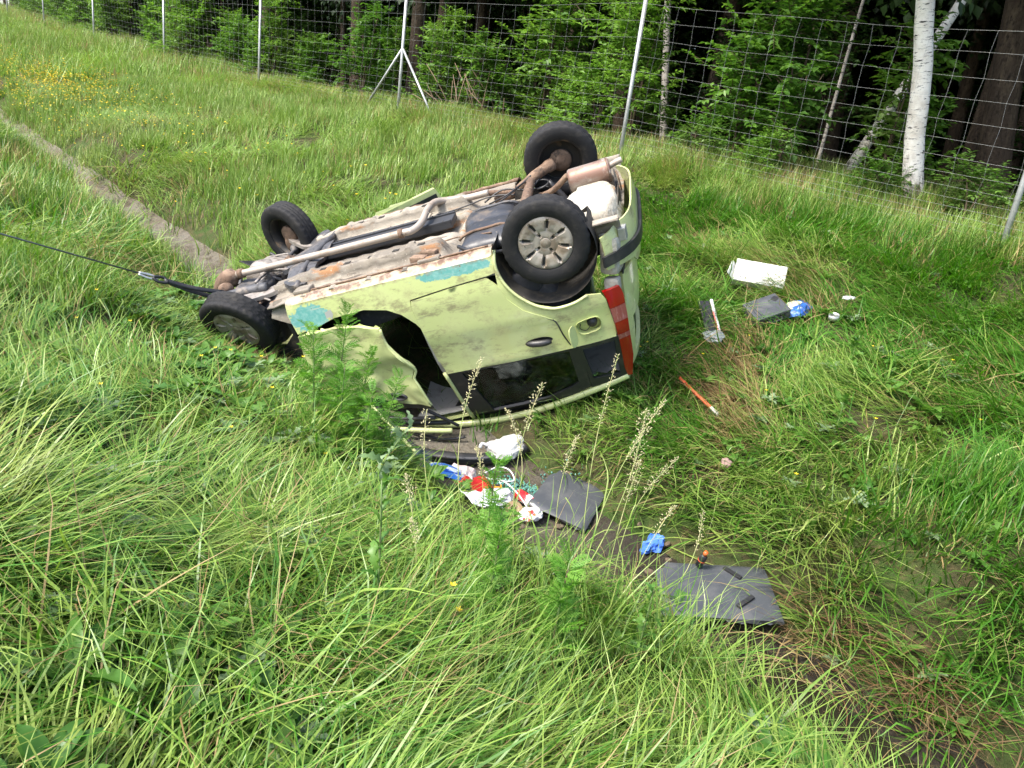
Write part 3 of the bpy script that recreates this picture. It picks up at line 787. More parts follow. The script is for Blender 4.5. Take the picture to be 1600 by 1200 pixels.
def build_exhaust(car):
    v, f = tube_geo(smooth_path([(2.50, -.12, .11), (2.2, -.13, .115), (1.7, -.13, .12), (1.12, -.12, .125), (1.02, -.10, .13), (.965, .0, .12), (.955, .20, .095), (.93, .36, .10), (.86, .44, .13), (.70, .46, .16), (.52, .45, .16)], 7), .0265, 14)
    p = obj('exhaust_pipe', v, f, CM['pipe'], car)
    tube('exhaust_clamp', [(1.12, -.12, .125), (1.085, -.117, .127)], .035, CM['rust'], car, 14)
    tube('exhaust_clamp', [(2.48, -.12, .11), (2.44, -.12, .11)], .038, CM['rust'], car, 14)
    tube('rear_exhaust_pipe', smooth_path([(.55, .45, .16), (.36, .50, .22), (.15, .44, .28), (.0, .28, .22), (-.14, .20, .12)], 6), .022, CM['rust'], car, 12)
    a = Vector((-.14, .18, .16)); d = Vector((-.31, .03, .0))
    pts = [a + d * u for u in (0, .003, .03, .06, .12, .88, .94, .97, .997, 1.0)]; r = [.001, .06, .078, .083, .085, .085, .088, .088, .075, .001]
    mu = tube('muffler', pts, r, CM['muffler'], car, 32)
    tube('tailpipe', smooth_path([(-.44, .24, .145), (-.50, .255, .13), (-.54, .26, .125)], 4), .022, CM['pipe'], mu, 14)
    tube('seam_ring', [a + d * .925, a + d * .95], .091, CM['rust'], mu, 32)
    tube('exhaust_hanger', smooth_path([(-.49, .14, .16), (-.5, .10, .2), (-.5, .12, .30)], 4), .006, CM['rust'], car, 6)

def build_running_gear(car):
    # twist beam rear axle
    def arm(sg, hz):
        return tube('trailing_arm', smooth_path([(.50, sg * .50, .25), (.36, sg * .50, .235), (.20, sg * .50, .5 * .22 + .5 * hz), (.06, sg * .545, hz + .01), (.0, sg * .58, hz)], 4), [.03] * 4 + [.034] * 5 + [.042] * 4 + [.05] * 4, CM['rust'], car, 12)
    arm(-1, .24); arm(1, .11)
    v, f = tube_geo([(.20, -.50, .235), (.19, 0, .20), (.18, .50, .165)], .038, 8); obj('twist_beam', v, f, CM['rust'], car)
    # a folded bracket on the far arm
    tube('damper', smooth_path([(.05, .46, .20), (-.05, .43, .36), (-.1, .42, .5)], 4), .024, CM['black'], car, 12)
    tube('damper', smooth_path([(.05, -.46, .25), (-.05, -.43, .38), (-.1, -.42, .5)], 4), .024, CM['black'], car, 12)
    for sg, h in ((1, .17), (-1, .25)):
        pts = [(.10 + .055 * math.cos(a), sg * .44 + .055 * math.sin(a), h + .012 * a / 1.0 * .75) for a in np.linspace(0, 4.5 * 2 * math.pi, 110)]
        tube('coil_spring', pts, .0075, CM['black'], car, 7)
    for pts in ([(.45, .2, .2), (.3, .35, .17), (.15, .5, .12), (.04, .57, .08)], [(.55, .35, .2), (.4, .42, .16), (.2, .40, .2), (.1, .52, .16)], [(.5, .28, .2), (.34, .22, .15), (.22, .34, .13), (.2, .45, .17)]):
        tube('brake_cable', smooth_path(pts, 6), .0065, CM['black'], car, 6)
    # front subframe: curved dark cross member with arms
    sub = panel('subframe', [(1.84, -.60), (1.93, -.52), (1.99, -.30), (2.02, -.16), (2.14, -.14), (2.16, .14), (2.06, .22), (2.10, .42), (2.22, .50), (2.20, .60), (1.98, .58), (1.86, .42), (1.80, .2), (1.80, -.1), (1.78, -.35), (1.74, -.54)],
                lambda x, y: (x, y, .165 - .02 * math.cos((x - 1.93) * 14) + .012 * math.cos(y * 17)), CM['sub'], car, res=.04, thick=-.03, rnd=1)
    tube('subframe_rail', smooth_path([(1.80, -.60, .165), (1.86, -.3, .15), (1.88, 0, .148), (1.86, .3, .15), (1.86, .56, .165)], 6), .02, CM['sub'], car, 10)
    for sg in (-1, 1):
        p = panel('control_arm', [(1.95, sg * .40), (2.10, sg * .36), (2.34, sg * .56), (2.37, sg * .64), (2.28, sg * .66), (2.15, sg * .54), (1.98, sg * .52)] if sg > 0 else
                  [(1.98, -.52), (2.15, -.54), (2.28, -.66), (2.37, -.64), (2.34, -.56), (2.10, -.36), (1.95, -.40)],
                  lambda x, y: (x, y, .155 + .03 * math.cos((x - 2.1) * 9)), CM['alu'], car, res=.04, thick=-.028, rnd=1)
        tube('drive_shaft', [(2.30, sg * .16, .235), (2.30, sg * .22, .232), (2.30, sg * .26, .23), (2.30, sg * .48, .22), (2.30, sg * .52, .22), (2.30, sg * .60, .215)], [.05, .045, .016, .016, .045, .05], CM['sub'], car, 14)
        tube('tie_rod', [(2.12, sg * .2, .26), (2.16, sg * .58, .23)], .010, CM['rust'], car, 8)
        tube('strut', [(2.30, sg * .60, .24), (2.27, sg * .52, .62)], [.032, .024], CM['black'], car, 12)
        v, f = lathe_geo([(.0, -.01), (.115, -.01), (.115, .006), (.06, .012), (.055, .04), (.0, .04)], 32)
        o = obj('brake_disc', v, f, CM['rust'], car); o.location = (2.30, sg * .60, .20); o.rotation_euler = (0, 0, .25)
    # engine block, gearbox, sump, catalytic converter
    gb = [box_geo((2.36, .20, .26), (.26, .28, .20), (.1, .2, .15), .05), tube_geo([(2.42, .04, .25), (2.42, .12, .25), (2.42, .2, .25)], [.13, .14, .11], 18)]
    v, f = join_geo(gb); obj('gearbox', v, f, CM['alu'], car)
    v, f = box_geo((2.38, -.22, .27), (.30, .36, .16), (.0, .12, 0), .04, .85); obj('oil_sump', v, f, CM['sub'], car)
    v, f = box_geo((2.36, -.12, .48), (.36, .62, .30), None, .03); obj('engine_block', v, f, CM['sub'], car)
    c = tube('catalytic_converter', smooth_path([(2.50, -.115, .11), (2.56, -.11, .12), (2.63, -.10, .15), (2.70, -.09, .21), (2.72, -.09, .30)], 4), [.03, .035, .045, .06, .07, .072, .074, .074, .074, .074, .072, .07, .068, .066, .06, .055, .05], CM['rust'], car, 18)
    tube('intake_pipe', smooth_path([(2.58, -.30, .20), (2.45, -.40, .17), (2.28, -.43, .16), (2.12, -.42, .17)], 5), .038, CM['sub'], car, 14)
    tube('rusty_collar', smooth_path([(2.60, -.22, .17), (2.54, -.26, .16)], 3), .05, CM['rust'], car, 14)
    rn = random.Random(4)
    for i in range(16):
        a = Vector((rn.uniform(2.1, 2.75), rn.uniform(-.45, .5), rn.uniform(.14, .3))); b = a + Vector((rn.uniform(-.3, .2), rn.uniform(-.3, .3), rn.uniform(-.05, .08)))
        mid = a.lerp(b, .5) + Vector((rn.uniform(-.08, .08), rn.uniform(-.08, .08), rn.uniform(-.05, .03)))
        tube('hose' if i % 2 else 'cable', smooth_path([a, mid, b], 6), rn.choice([.005, .008, .012, .016]), CM[rn.choice(['black', 'sub', 'alu', 'rust'])], car, 8)
    for i in range(12):
        a = (rn.uniform(2.08, 2.72), rn.uniform(-.42, .46), rn.uniform(.17, .27)); s = rn.uniform(.03, .09)
        box('engine_bracket', a, (s, s * rn.uniform(.6, 1.6), s * rn.uniform(.4, .8)), CM[rn.choice(['alu', 'sub', 'black', 'rust'])], car, (rn.uniform(-.5, .5), rn.uniform(-.5, .5), rn.uniform(0, 3)), s * .12)
    box('splash_shield', (2.66, .42, .22), (.14, .22, .008), CM['black'], car, (.5, .5, .3), .002)
    tube('washer_pump', [(2.70, .06, .12), (2.70, .06, .16), (2.70, .06, .17), (2.70, .06, .2)], [.022, .022, .014, .014], CM['white'], car, 12)
    for sg in (-1, 1):
        v, f = join_geo([box_geo((2.22, sg * .44, .36), (.62, .07, .10), (0, .05, 0), .012)]); obj('front_chassis_leg', v, f, CM['sub'], car, smooth=False)
        p = panel('inner_wing', [(1.95, .30), (2.02, .52), (2.15, .62), (2.32, .66), (2.5, .60), (2.62, .42), (2.80, .40), (2.82, .85), (1.95, .92)], lambda x, z, sg=sg: (x, sg * .52, z), CM['dark'], car, res=.08, thick=.01)
    box('front_crossbeam', (2.80, 0, .42), (.07, 1.10, .10), CM['sub'], car, (0, .1, .03), .015)
    box('radiator', (2.72, .08, .56), (.05, .62, .34), CM['black'], car, (0, .1, .05), .01)
    v, f = join_geo([box_geo((1.95, 0, .60), (.03, 1.30, .70), (0, -.05, 0), .006)]); obj('bulkhead', v, f, CM['dark'], car, smooth=False)
    # white bracket panel leading from floor to the near front leg
    panel('floor_gusset', [(1.70, .20), (1.98, .20), (2.02, .30), (1.86, .40), (1.74, .38)], lambda x, z: (x, -.60 - (x - 1.7) * .25 - (z - .2) * .4, z), CM['under'], car, res=.05, thick=.01)

def build_body(car):
    P = CM['paint']
    arch = [(.31, .20), (.325, .27), (.325, .34), (.30, .43), (.24, .53), (.145, .62), (.03, .67), (-.10, .665), (-.20, .635)]
    seam = [(.345, .36), (.352, .44), (.335, .53), (.25, .645), (.11, .73), (.055, .77), (.035, .88), (.0, 1.0)]
    # rear quarter with fuel filler opening
    fuel = [(-.06, .815), (-.235, .795), (-.235, .905), (-.085, .918)]
    quarter = arch[1:] + [(-.285, .655), (-.305, .70), (-.315, .92), (-.305, 1.005), (-.003, 1.008)] + list(reversed(seam[:-1])) + [(.345, .30)]
    quarter = list(reversed(quarter))
    q = panel('quarter_panel', quarter, side_fn(), P, car, holes=[round_poly(fuel, 2)], res=.045, thick=.014)
    tube('door_gap_seal', smooth_path([(x - .004, -w_side(x, z) + .006, z) for x, z in [(.97, .385), (.69, .366), (.41, .352)] + seam], 3), .005, CM['black'], car, 6)  # black tube standing for the dark of the door gap
    lip = [(x, -w_side(x, z) - .004, z) for x, z in arch]; tube('arch_lip', smooth_path(lip, 4), .011, P, car, 8)
    # filler recess, cap and flap
    v, f = box_geo((-.15, -.715, .857), (.19, .01, .13), (0, 0, -.12), .0); obj('filler_recess', v, f, P, car)
    fr_ = [(x, -w_side(x, z), z) for x, z in round_poly(fuel, 2)]; fb = [(a, b + .075, c) for a, b, c in fr_]; n = len(fr_)
    obj('filler_surround', fr_ + fb, [(i, (i + 1) % n, n + (i + 1) % n, n + i) for i in range(n)], P, car)
    v, f = lathe_geo([(0, -.03), (.02, -.03), (.022, -.02), (.034, -.02), (.036, .0)], 20); cp = obj('filler_cap', v, f, CM['black'], car); cp.location = (-.175, -.725, .85)
    tube('filler_tether', smooth_path([(-.175, -.75, .85), (-.13, -.76, .89), (-.09, -.76, .87), (-.10, -.755, .84)], 5), .003, CM['black'], car, 5)
    panel('filler_flap', round_poly([(.0, .0), (.10, .0), (.10, .155), (.0, .155)], 2), lambda a, b: (-.062 + .35 * a, -.78 - a * .85, .815 + b * .95), P, car, res=.04, thick=.005)
    # rear door: lower skin, window frame, glass, handle
    door = panel('rear_door', [(.962, .395), (.69, .372), (.41, .358), (.338, .445), (.320, .53), (.238, .635), (.10, .722), (.042, .765), (.022, .88), (-.012, 1.0), (.42, 1.012), (.915, 1.0), (.945, .85), (.952, .71), (.962, .61), (.972, .44)][::-1],
                 side_fn(.004), P, car, res=.045, thick=.02)
    v, f = join_geo([tube_geo([(.285 - .17 * u, -w_side(.2, .89) - .018 - .012 * math.sin(u * math.pi), .882 + .018 * u) for u in np.linspace(0, 1, 9)], [.012, .02, .023, .023, .023, .023, .022, .02, .012], 10)]); obj('handle', v, f, CM['black'], door)
    obj('handle_cup', *lathe_geo([(.0, .0), (.07, .004), (.075, -.004)], 20), CM['black'], door).matrix_basis = Matrix.Translation((.20, -w_side(.2, .85) - .004, .885)) @ Matrix.Diagonal((1.3, 1, .38, 1))
    lw = [(.88, 1.012), (-.005, 1.012), (.01, 1.36), (.10, 1.40), (.30, 1.46), (.50, 1.485), (.76, 1.49)]
    fo = [(.925, 1.0), (.918, 1.15), (.90, 1.515), (.50, 1.535), (.20, 1.48), (-.03, 1.40), (-.035, 1.0)]
    frame = panel('window_frame', fo, side_fn(.0), CM['black'], door, holes=[[(.82, 1.025), (.03, 1.025), (.045, 1.34), (.12, 1.375), (.30, 1.43), (.5, 1.455), (.735, 1.46)]], res=.05, thick=.02)
    panel('door_glass', lw[::-1], side_fn(-.012), CM['glass'], door, res=.08, thick=.004)
    v, f = tube_geo([(.935 - .02 * u, -w_side(.9, 1.0 + .5 * u) - .004, .99 + .53 * u) for u in np.linspace(0, 1, 8)], .014, 8); obj('door_frame_post', v, f, P, door)
    # cant rail above the windows and rear pillar
    cr = smooth_path([(1.42, -.66, 1.38), (1.15, -.64, 1.49), (.92, -.625, 1.535), (.70, -.62, 1.55), (.40, -.62, 1.53), (.15, -.625, 1.485), (-.10, -.625, 1.43), (-.30, -.60, 1.39)], 5)
    v, f = tube_geo(cr, [.026] * len(cr), 10); obj('cant_rail', v, f, P, car)
    panel('rear_side_frame', [(-.03, 1.0), (-.035, 1.41), (-.28, 1.39), (-.30, 1.38), (-.325, 1.0)][::-1], side_fn(.0), CM['black'], car, holes=[[(-.06, 1.035), (-.065, 1.33), (-.255, 1.345), (-.285, 1.03)]], res=.05, thick=.03)
    panel('broken_glass_edge', [(-.06, 1.30), (-.11, 1.285), (-.16, 1.315), (-.22, 1.29), (-.255, 1.345), (-.065, 1.335)], side_fn(-.01), CM['glass'], car, res=.05, thick=.004)
    # tail lamp in three fields
    def lampfn(x, z): return (x, -w_side(x, z) - .006 + .35 * max(0, -.36 - x), z)
    L_ = empty('tail_lamp', parent=car)
    a0 = lambda z: float(np.interp(z, [.64, .70, .92, 1.07, 1.35, 1.39], [-.295, -.312, -.322, -.315, -.29, -.30])); a1 = lambda z: float(np.interp(z, [.64, .70, .86, 1.2, 1.39], [-.405, -.42, -.412, -.378, -.33]))
    for nm, z0, z1, mt in (('upper_lens', .645, .775, 'red'), ('clear_lens', .778, .89, 'clear'), ('amber_lens', .893, .99, 'red'), ('reverse_lens', .992, 1.03, 'clear'), ('lower_lens', 1.033, 1.385, 'red')):
        zs = np.linspace(z0, z1, 5); pl = [(a0(z), z) for z in zs] + [(a1(z), z) for z in zs[::-1]]
        panel(nm, pl, lampfn, CM[mt], L_, res=.03, thick=.03)
    # sill
    S = panel('sill', [(.335, .10), (1.84, .10), (1.87, .30), (1.85, .44), (1.70, .425), (1.54, .385), (1.31, .378), (1.15, .415), (1.06, .47), (.985, .56), (.965, .60), (.975, .44), (.966, .385), (.69, .362), (.40, .348), (.345, .34), (.33, .27)], sill_fn, CM['sill'], car, res=.045, thick=.012)
    tube('sill_seam_weld', smooth_path([(.36, -.652, .19), (.8, -.66, .188), (1.3, -.66, .188), (1.8, -.65, .19)], 8), .007, CM['rust'], car, 6)
    # torn strip of foil on the front of the sill
    panel('torn_foil', [(0, 0), (.05, .02), (.045, .08), (.02, .07), (.01, .1), (-.01, .05)], lambda a, b: (1.53 + a, -.79 - b * .2, .31 + b * .7), CM['zinc'], car, res=.03, thick=.002)
    # bent front door hanging outward
    def fdoor(x, z):
        y = -.785 - .16 * (1.85 - x) + .02 * nz3(x, 2, z, 4)
        y += .030 / (1 + math.exp((z - (.775 + .02 * math.sin(x * 9))) * -70)) - .012      # crease
        y -= .05 * math.exp(-(((x - 1.45) / .07) ** 2 + ((z - .90) / .07) ** 2))            # punched dent
        y += .022 * abs(mnoise.noise(Vector((x * 7 + z * 4, 5.0, z * 5)))) + .014 * abs(((x * 1.3 + z) * 6) % 2 - 1) * (z > .8)
        y += .05 * max(0, z - .95) ; return (x, y, z)
    fd = panel('front_door', [(1.86, .46), (1.79, .45), (1.57, .43), (1.38, .455), (1.21, .49), (1.205, .62), (1.165, .70), (1.13, .78), (1.10, .86), (1.135, .92), (1.12, .99), (1.085, 1.17), (1.22, 1.135), (1.40, 1.075), (1.64, 1.02), (1.86, .98), (1.90, .75)][::-1], fdoor, P, car, res=.025, thick=.03)
    hx, hz = 1.30, 1.05; v, f = lathe_geo([(0, .0), (.05, -.006), (.062, -.016), (.07, -.010), (.075, 0)], 24); h = obj('handle', v, f, CM['black'], fd)
    h.matrix_basis = Matrix.Translation(Vector(fdoor(hx, hz)) + Vector((0, -.012, 0))) @ Euler((.05, .2, .16)).to_matrix().to_4x4() @ Matrix.Diagonal((1.05, 1, .45, 1))
    tube('door_edge', smooth_path([tuple(Vector(fdoor(a, b)) + Vector((-.006, .012, 0))) for a, b in ((1.21, .50), (1.205, .62), (1.13, .78), (1.10, .87), (1.13, .93), (1.115, 1.0), (1.09, 1.16))], 4), .011, P, fd, 8)
    panel('door_rubbing_strip', [(1.62, 1.03), (1.09, 1.18), (1.09, 1.22), (1.64, 1.07)], lambda x, z: (fdoor(x, z)[0], fdoor(x, z)[1] + .02, z), CM['black'], fd, res=.06, thick=.015)
    # torn window frame and trims under the door
    for k, (pts, r, mt, nm) in enumerate((
            ([(1.95, -.78, 1.02), (1.7, -.86, 1.12), (1.4, -.86, 1.22), (1.12, -.80, 1.32)], .014, 'black', 'window_channel'), ([(1.9, -.72, 1.05), (1.6, -.80, 1.20), (1.3, -.80, 1.32), (1.05, -.74, 1.42)], .018, 'black', 'window_channel'),
            ([(1.72, -.88, 1.14), (1.45, -.90, 1.27), (1.2, -.88, 1.36), (1.02, -.84, 1.43)], .020, 'lime_strip', 'window_pillar'), ([(1.95, -.66, 1.0), (1.7, -.68, 1.18), (1.5, -.66, 1.30), (1.42, -.65, 1.38)], .026, 'lime_strip', 'windscreen_pillar'),
            ([(1.25, -.76, 1.20), (1.1, -.78, 1.32), (1.0, -.74, 1.46)], .012, 'black', 'rubber_seal'), ([(1.55, -.74, 1.12), (1.4, -.82, 1.3), (1.15, -.86, 1.46), (.95, -.82, 1.52)], .010, 'black', 'rubber_seal'))):
        tube(nm, smooth_path(pts, 6), r, CM[mt], car, 8)
    panel('door_mirror', round_poly([(1.42, 1.16), (1.60, 1.12), (1.62, 1.22), (1.45, 1.27)], 2), lambda x, z: (x, -.93 - .1 * (x - 1.4), z), CM['black'], car, res=.04, thick=.07)
    # far side: whole skin with wheel opening and rusty sill edge
    def far(x, z): return (x, w_side(x, z), z)
    panel('far_side_skin', [(-.33, .66), (-.20, .635), (-.10, .665), (.03, .67), (.145, .62), (.24, .53), (.30, .43), (.325, .27), (.34, .20), (1.85, .20), (1.85, 1.0), (-.31, 1.0)], far, P, car, res=.08, thick=.0)
    for z0 in (.195,):
        v, f = tube_geo([(x, .71, z0 + .002 * math.sin(x * 30)) for x in np.linspace(.30, 1.85, 40)], [.016 + .004 * math.sin(i * 1.7) for i in range(40)], 8); obj('far_sill_edge', v, f, CM['rust'], car)
    tube('far_cant_rail', smooth_path([(1.2, .63, 1.47), (.7, .62, 1.52), (.15, .625, 1.47), (-.30, .60, 1.39)], 5), .03, P, car, 10)
    for xx, x2 in ((.90, .92), (-.03, -.0), (-.31, -.30)): tube('far_pillar', [(xx, .765, 1.0), (x2, .63, 1.48)], .03, P, car, 8)
    od = panel('open_far_door', [(0, .28), (.80, .26), (.86, .45), (.85, .98), (0, .98)], lambda a, z: (1.84 - a * math.cos(math.radians(38)), .80 + a * math.sin(math.radians(38)), z - .04), P, car, res=.08, thick=.05)
    panel('door_card', [(.04, .32), (.78, .30), (.82, .93), (.04, .93)], lambda a, z: (1.84 - a * math.cos(math.radians(38)) - .05, .80 + a * math.sin(math.radians(38)) - .06, z - .04), CM['black'], od, res=.1, thick=.01)
    # rear: tailgate, bumper and lamp panel
    def rear(y, z): return (-.49 + .085 * (abs(y) / .56) ** 3 + .13 * max(0, z - .62) + .1 * max(0, z - 1.1), y, z)
    panel('tailgate', [(-.56, .62), (.60, .62), (.60, 1.02), (.54, 1.36), (-.50, 1.36), (-.56, 1.02)][::-1], rear, P, car, holes=[[(-.46, 1.0), (.46, 1.0), (.42, 1.30), (-.42, 1.30)]], res=.07, thick=.03)
    panel('rear_window', [(-.47, .99), (.47, .99), (.43, 1.31), (-.43, 1.31)][::-1], lambda y, z: (rear(y, z)[0] + .012, y, z), CM['glass'], car, res=.1, thick=.004)
    def bump(u, z):
        y = max(-1.0, min(1.0, u)) ; yy = .74 * math.sin(y * math.pi / 2) if False else .74 * u
        x = -.555 + .26 * abs(u) ** 5 - .02 * math.sin((z - .2) * 8); return (x, yy, z)
    panel('rear_bumper', [(-.96, .30), (-.80, .26), (.8, .26), (1.0, .30), (1.0, .60), (-.62, .60), (-.70, .55), (-.96, .52)][::-1], bump, P, car, res=.06, thick=.012)
    panel('bumper_trim', [(-.985, .42), (.98, .42), (.98, .49), (-.985, .49)][::-1], lambda u, z: (bump(u, z)[0] - .014, bump(u, z)[1] * 1.01, z), CM['black'], car, res=.06, thick=.02)
    panel('bumper_liner', [(-.9, .25), (.9, .25), (.9, .58), (-.9, .58)], lambda u, z: (-.47 + .18 * abs(u) ** 4, .66 * u, z + .03), CM['dark'], car, res=.08, thick=.01)
    panel('rear_panel', [(-.62, .28), (.66, .28), (.70, .62), (-.60, .62)], lambda y, z: (-.455 + .03 * (y / .7) ** 2, y, z), CM['dark'], car, res=.08, thick=.01)
    box('crumpled_corner', (-.40, -.60, .46), (.13, .16, .26), CM['well'], car, (.1, .2, .3), .04)
    v, f = join_geo([box_geo((-.42, -.60, .335), (.15, .045, .05), (0, .05, .1), .008), box_geo((-.50, -.61, .335), (.05, .075, .085), (0, .05, .1), .006)]); obj('towing_bracket', v, f, CM['zinc'], car, smooth=False)
    box('lamp_housing', (-.36, -.64, .66), (.10, .10, .10), CM['well'], car, (.2, .1, .2), .02)
    # wheel arch liners
    for sg in (-1, 1):
        v, f = lathe_geo([(.335, 0), (.335, .33), (.10, .335)], 30, math.radians(-25), math.radians(205))
        v = [(a, sg * (.755 - b), c + .31) for a, b, c in v]; obj('wheel_arch_liner', v, f, CM['dark'], car)
    # roof (front crushed in), headlining, floor of the cabin, seats
    def roof(x, y, o=0.0):
        z = 1.535 - .07 * (abs(y) / .62) ** 3 - .12 * max(0, .2 - x) ** 1.3 - o
        z -= .16 * max(0, min(1, (x - .55) / .8)) * (.5 + .5 * (y / .6)); z += .02 * nz3(x, y, 1, 3) * min(1, max(0, x))
        return (x, y, z)
    panel('roof', [(-.30, -.60), (1.40, -.62), (1.42, .62), (-.30, .60)], roof, P, car, res=.09, thick=.012)
    panel('headlining', [(-.26, -.56), (1.36, -.58), (1.36, .58), (-.26, .56)], lambda x, y: roof(x, y, .045), CM['trim'], car, res=.1, thick=.01)
    box('interior_lamp', (1.04, -.44, 1.452), (.05, .10, .02), CM['black'], car, (0, 0, .2), .006)
    panel('bonnet', [(1.98, -.60), (2.78, -.52), (2.86, 0), (2.78, .52), (1.98, .60)], lambda x, y: (x, y, 1.0 - .16 * (x - 1.98) - .1 * (x - 2.2) ** 2 - .08 * (y / .6) ** 2 + .03 * nz3(x, y, 0, 5)), P, car, res=.09, thick=.02)
    panel('far_front_wing', [(1.87, .40), (1.97, .42), (2.05, .58), (2.2, .66), (2.4, .66), (2.55, .58), (2.64, .42), (2.8, .45), (2.78, .84), (1.87, .98)], far, P, car, res=.08, thick=.01)
    panel('near_front_wing', [(1.87, .62), (2.05, .72), (2.2, .78), (2.4, .80), (2.5, .88), (1.9, .98)][::-1], side_fn(-.10, .05), P, car, res=.07, thick=.01)
    def seat(cx, cy_):
        g = [box_geo((cx, cy_, .52), (.50, .48, .16), (0, -.12, 0), .05), box_geo((cx - .27, cy_, .82), (.14, .46, .58), (0, -.22, 0), .05), box_geo((cx - .36, cy_, 1.17), (.10, .26, .16), (0, -.2, 0), .04)]
        v, f = join_geo(g); obj('seat', v, f, CM['seat'], car)
    seat(1.25, -.33); seat(1.25, .33)
    v, f = join_geo([box_geo((.35, 0, .55), (.5, 1.2, .16), None, .05), box_geo((.05, 0, .85), (.14, 1.2, .55), (0, -.2, 0), .05)]); obj('rear_bench', v, f, CM['seat'], car)
    v, f = join_geo([box_geo((1.82, 0, .78), (.28, 1.28, .30), (0, .2, 0), .06)]); obj('dashboard', v, f, CM['black'], car)
    panel('pillar_trim', [(.86, .45), (1.0, .45), (.98, 1.0), (.94, 1.46), (.84, 1.46), (.86, 1.0)], lambda x, z: (x, -w_side(x, z) + .07, z), CM['trim'], car, res=.08, thick=.03)
    panel('far_cabin_trim', [(-.25, .30), (1.8, .30), (1.8, .98), (-.25, .98)], lambda x, z: (x, w_side(x, z) - .05, z), CM['seat'], car, res=.15, thick=.02)

def build_car():
    car = empty('overturned_car'); M4 = CAR_R.to_4x4(); M4.translation = CAR_T; car.matrix_world = M4
    car.rotation_mode = 'QUATERNION'
    tag(car, 'wrecked lime green hatchback lying upside down on its roof across the ditch', 'car')
    build_underbody(car); build_exhaust(car); build_running_gear(car); build_body(car)
    make_wheel(car, (-.03, -.695, .23), (0, -1, .0), .35, True, 'rear wheel with dirty silver eight slot hubcap')
    make_wheel(car, (-.06, .64, .11), (.05, 1, -.10), .1, False, 'rear wheel showing its rusty inner side')
    make_wheel(car, (2.33, -.63, .315), (.26, -.90, .34), .6, True, 'turned front wheel half sunk in grass')
    make_wheel(car, (2.33, .62, .115), (-.45, .86, -.02), .2, False, 'turned front wheel showing its inner side')
    return car
CAR = build_car()

# ------------------------------------------------------------------ things scattered round the wreck
def gnormal(x, y, e=.15):
    return Vector((-(gz(x + e, y) - gz(x - e, y)) / (2 * e), -(gz(x, y + e) - gz(x, y - e)) / (2 * e), 1)).normalized()
def on_ground(o, x, y, lift=0.0, rz=0.0, slope=1.0):
    q = Vector((0, 0, 1)).rotation_difference(Vector((0, 0, 1)).lerp(gnormal(x, y), slope).normalized())
    o.rotation_mode = 'QUATERNION'; o.rotation_quaternion = q @ Euler((0, 0, rz)).to_quaternion()
    o.location = (x, y, gz(x, y) + lift); return o
def crumple(name, size, mat, seed=0, rough=.35, scale=5.0, parent=None, flat=True, sub=3):
    bm = bmesh.new(); bmesh.ops.create_icosphere(bm, subdivisions=sub, radius=1)
    for q in bm.verts:
        p = q.co * 1.0; o_ = Vector((seed * 7.13, seed * 1.9, seed * .7))
        q.co = p * (1 + rough * (.75 * mnoise.noise(p * 1.3 + o_) + .50 * mnoise.noise(p * scale * .45 + o_) - .30 * abs(mnoise.noise(p * scale * .9 + o_))))
        q.co = Vector((q.co.x * size[0] / 2, q.co.y * size[1] / 2, q.co.z * size[2] / 2))
        if flat: q.co.z = max(q.co.z, -size[2] * .3) + size[2] * .3
    bm.verts.index_update(); v = [tuple(q.co) for q in bm.verts]; f = [tuple(i.index for i in p.verts) for p in bm.faces]; bm.free()
    return obj(name, v, f, mat, parent, smooth=False)
def sheet(name, w, d, mat, parent=None, wave=.02, seed=0, n=14, thick=.002):
    v = []; 
    for i in range(n + 1):
        for j in range(n + 1):
            x = (i / n - .5) * w; y = (j / n - .5) * d; v.append((x, y, wave * (mnoise.noise(Vector((x * 9, y * 9, seed))) + .6 * abs(mnoise.noise(Vector((x * 22, y * 22, seed + 3)))))))
    f = [(i * (n + 1) + j, (i + 1) * (n + 1) + j, (i + 1) * (n + 1) + j + 1, i * (n + 1) + j + 1) for i in range(n) for j in range(n)]
    o = obj(name, v, f, mat, parent, smooth=True)
    s = o.modifiers.new('thickness', 'SOLIDIFY'); s.thickness = thick; return o

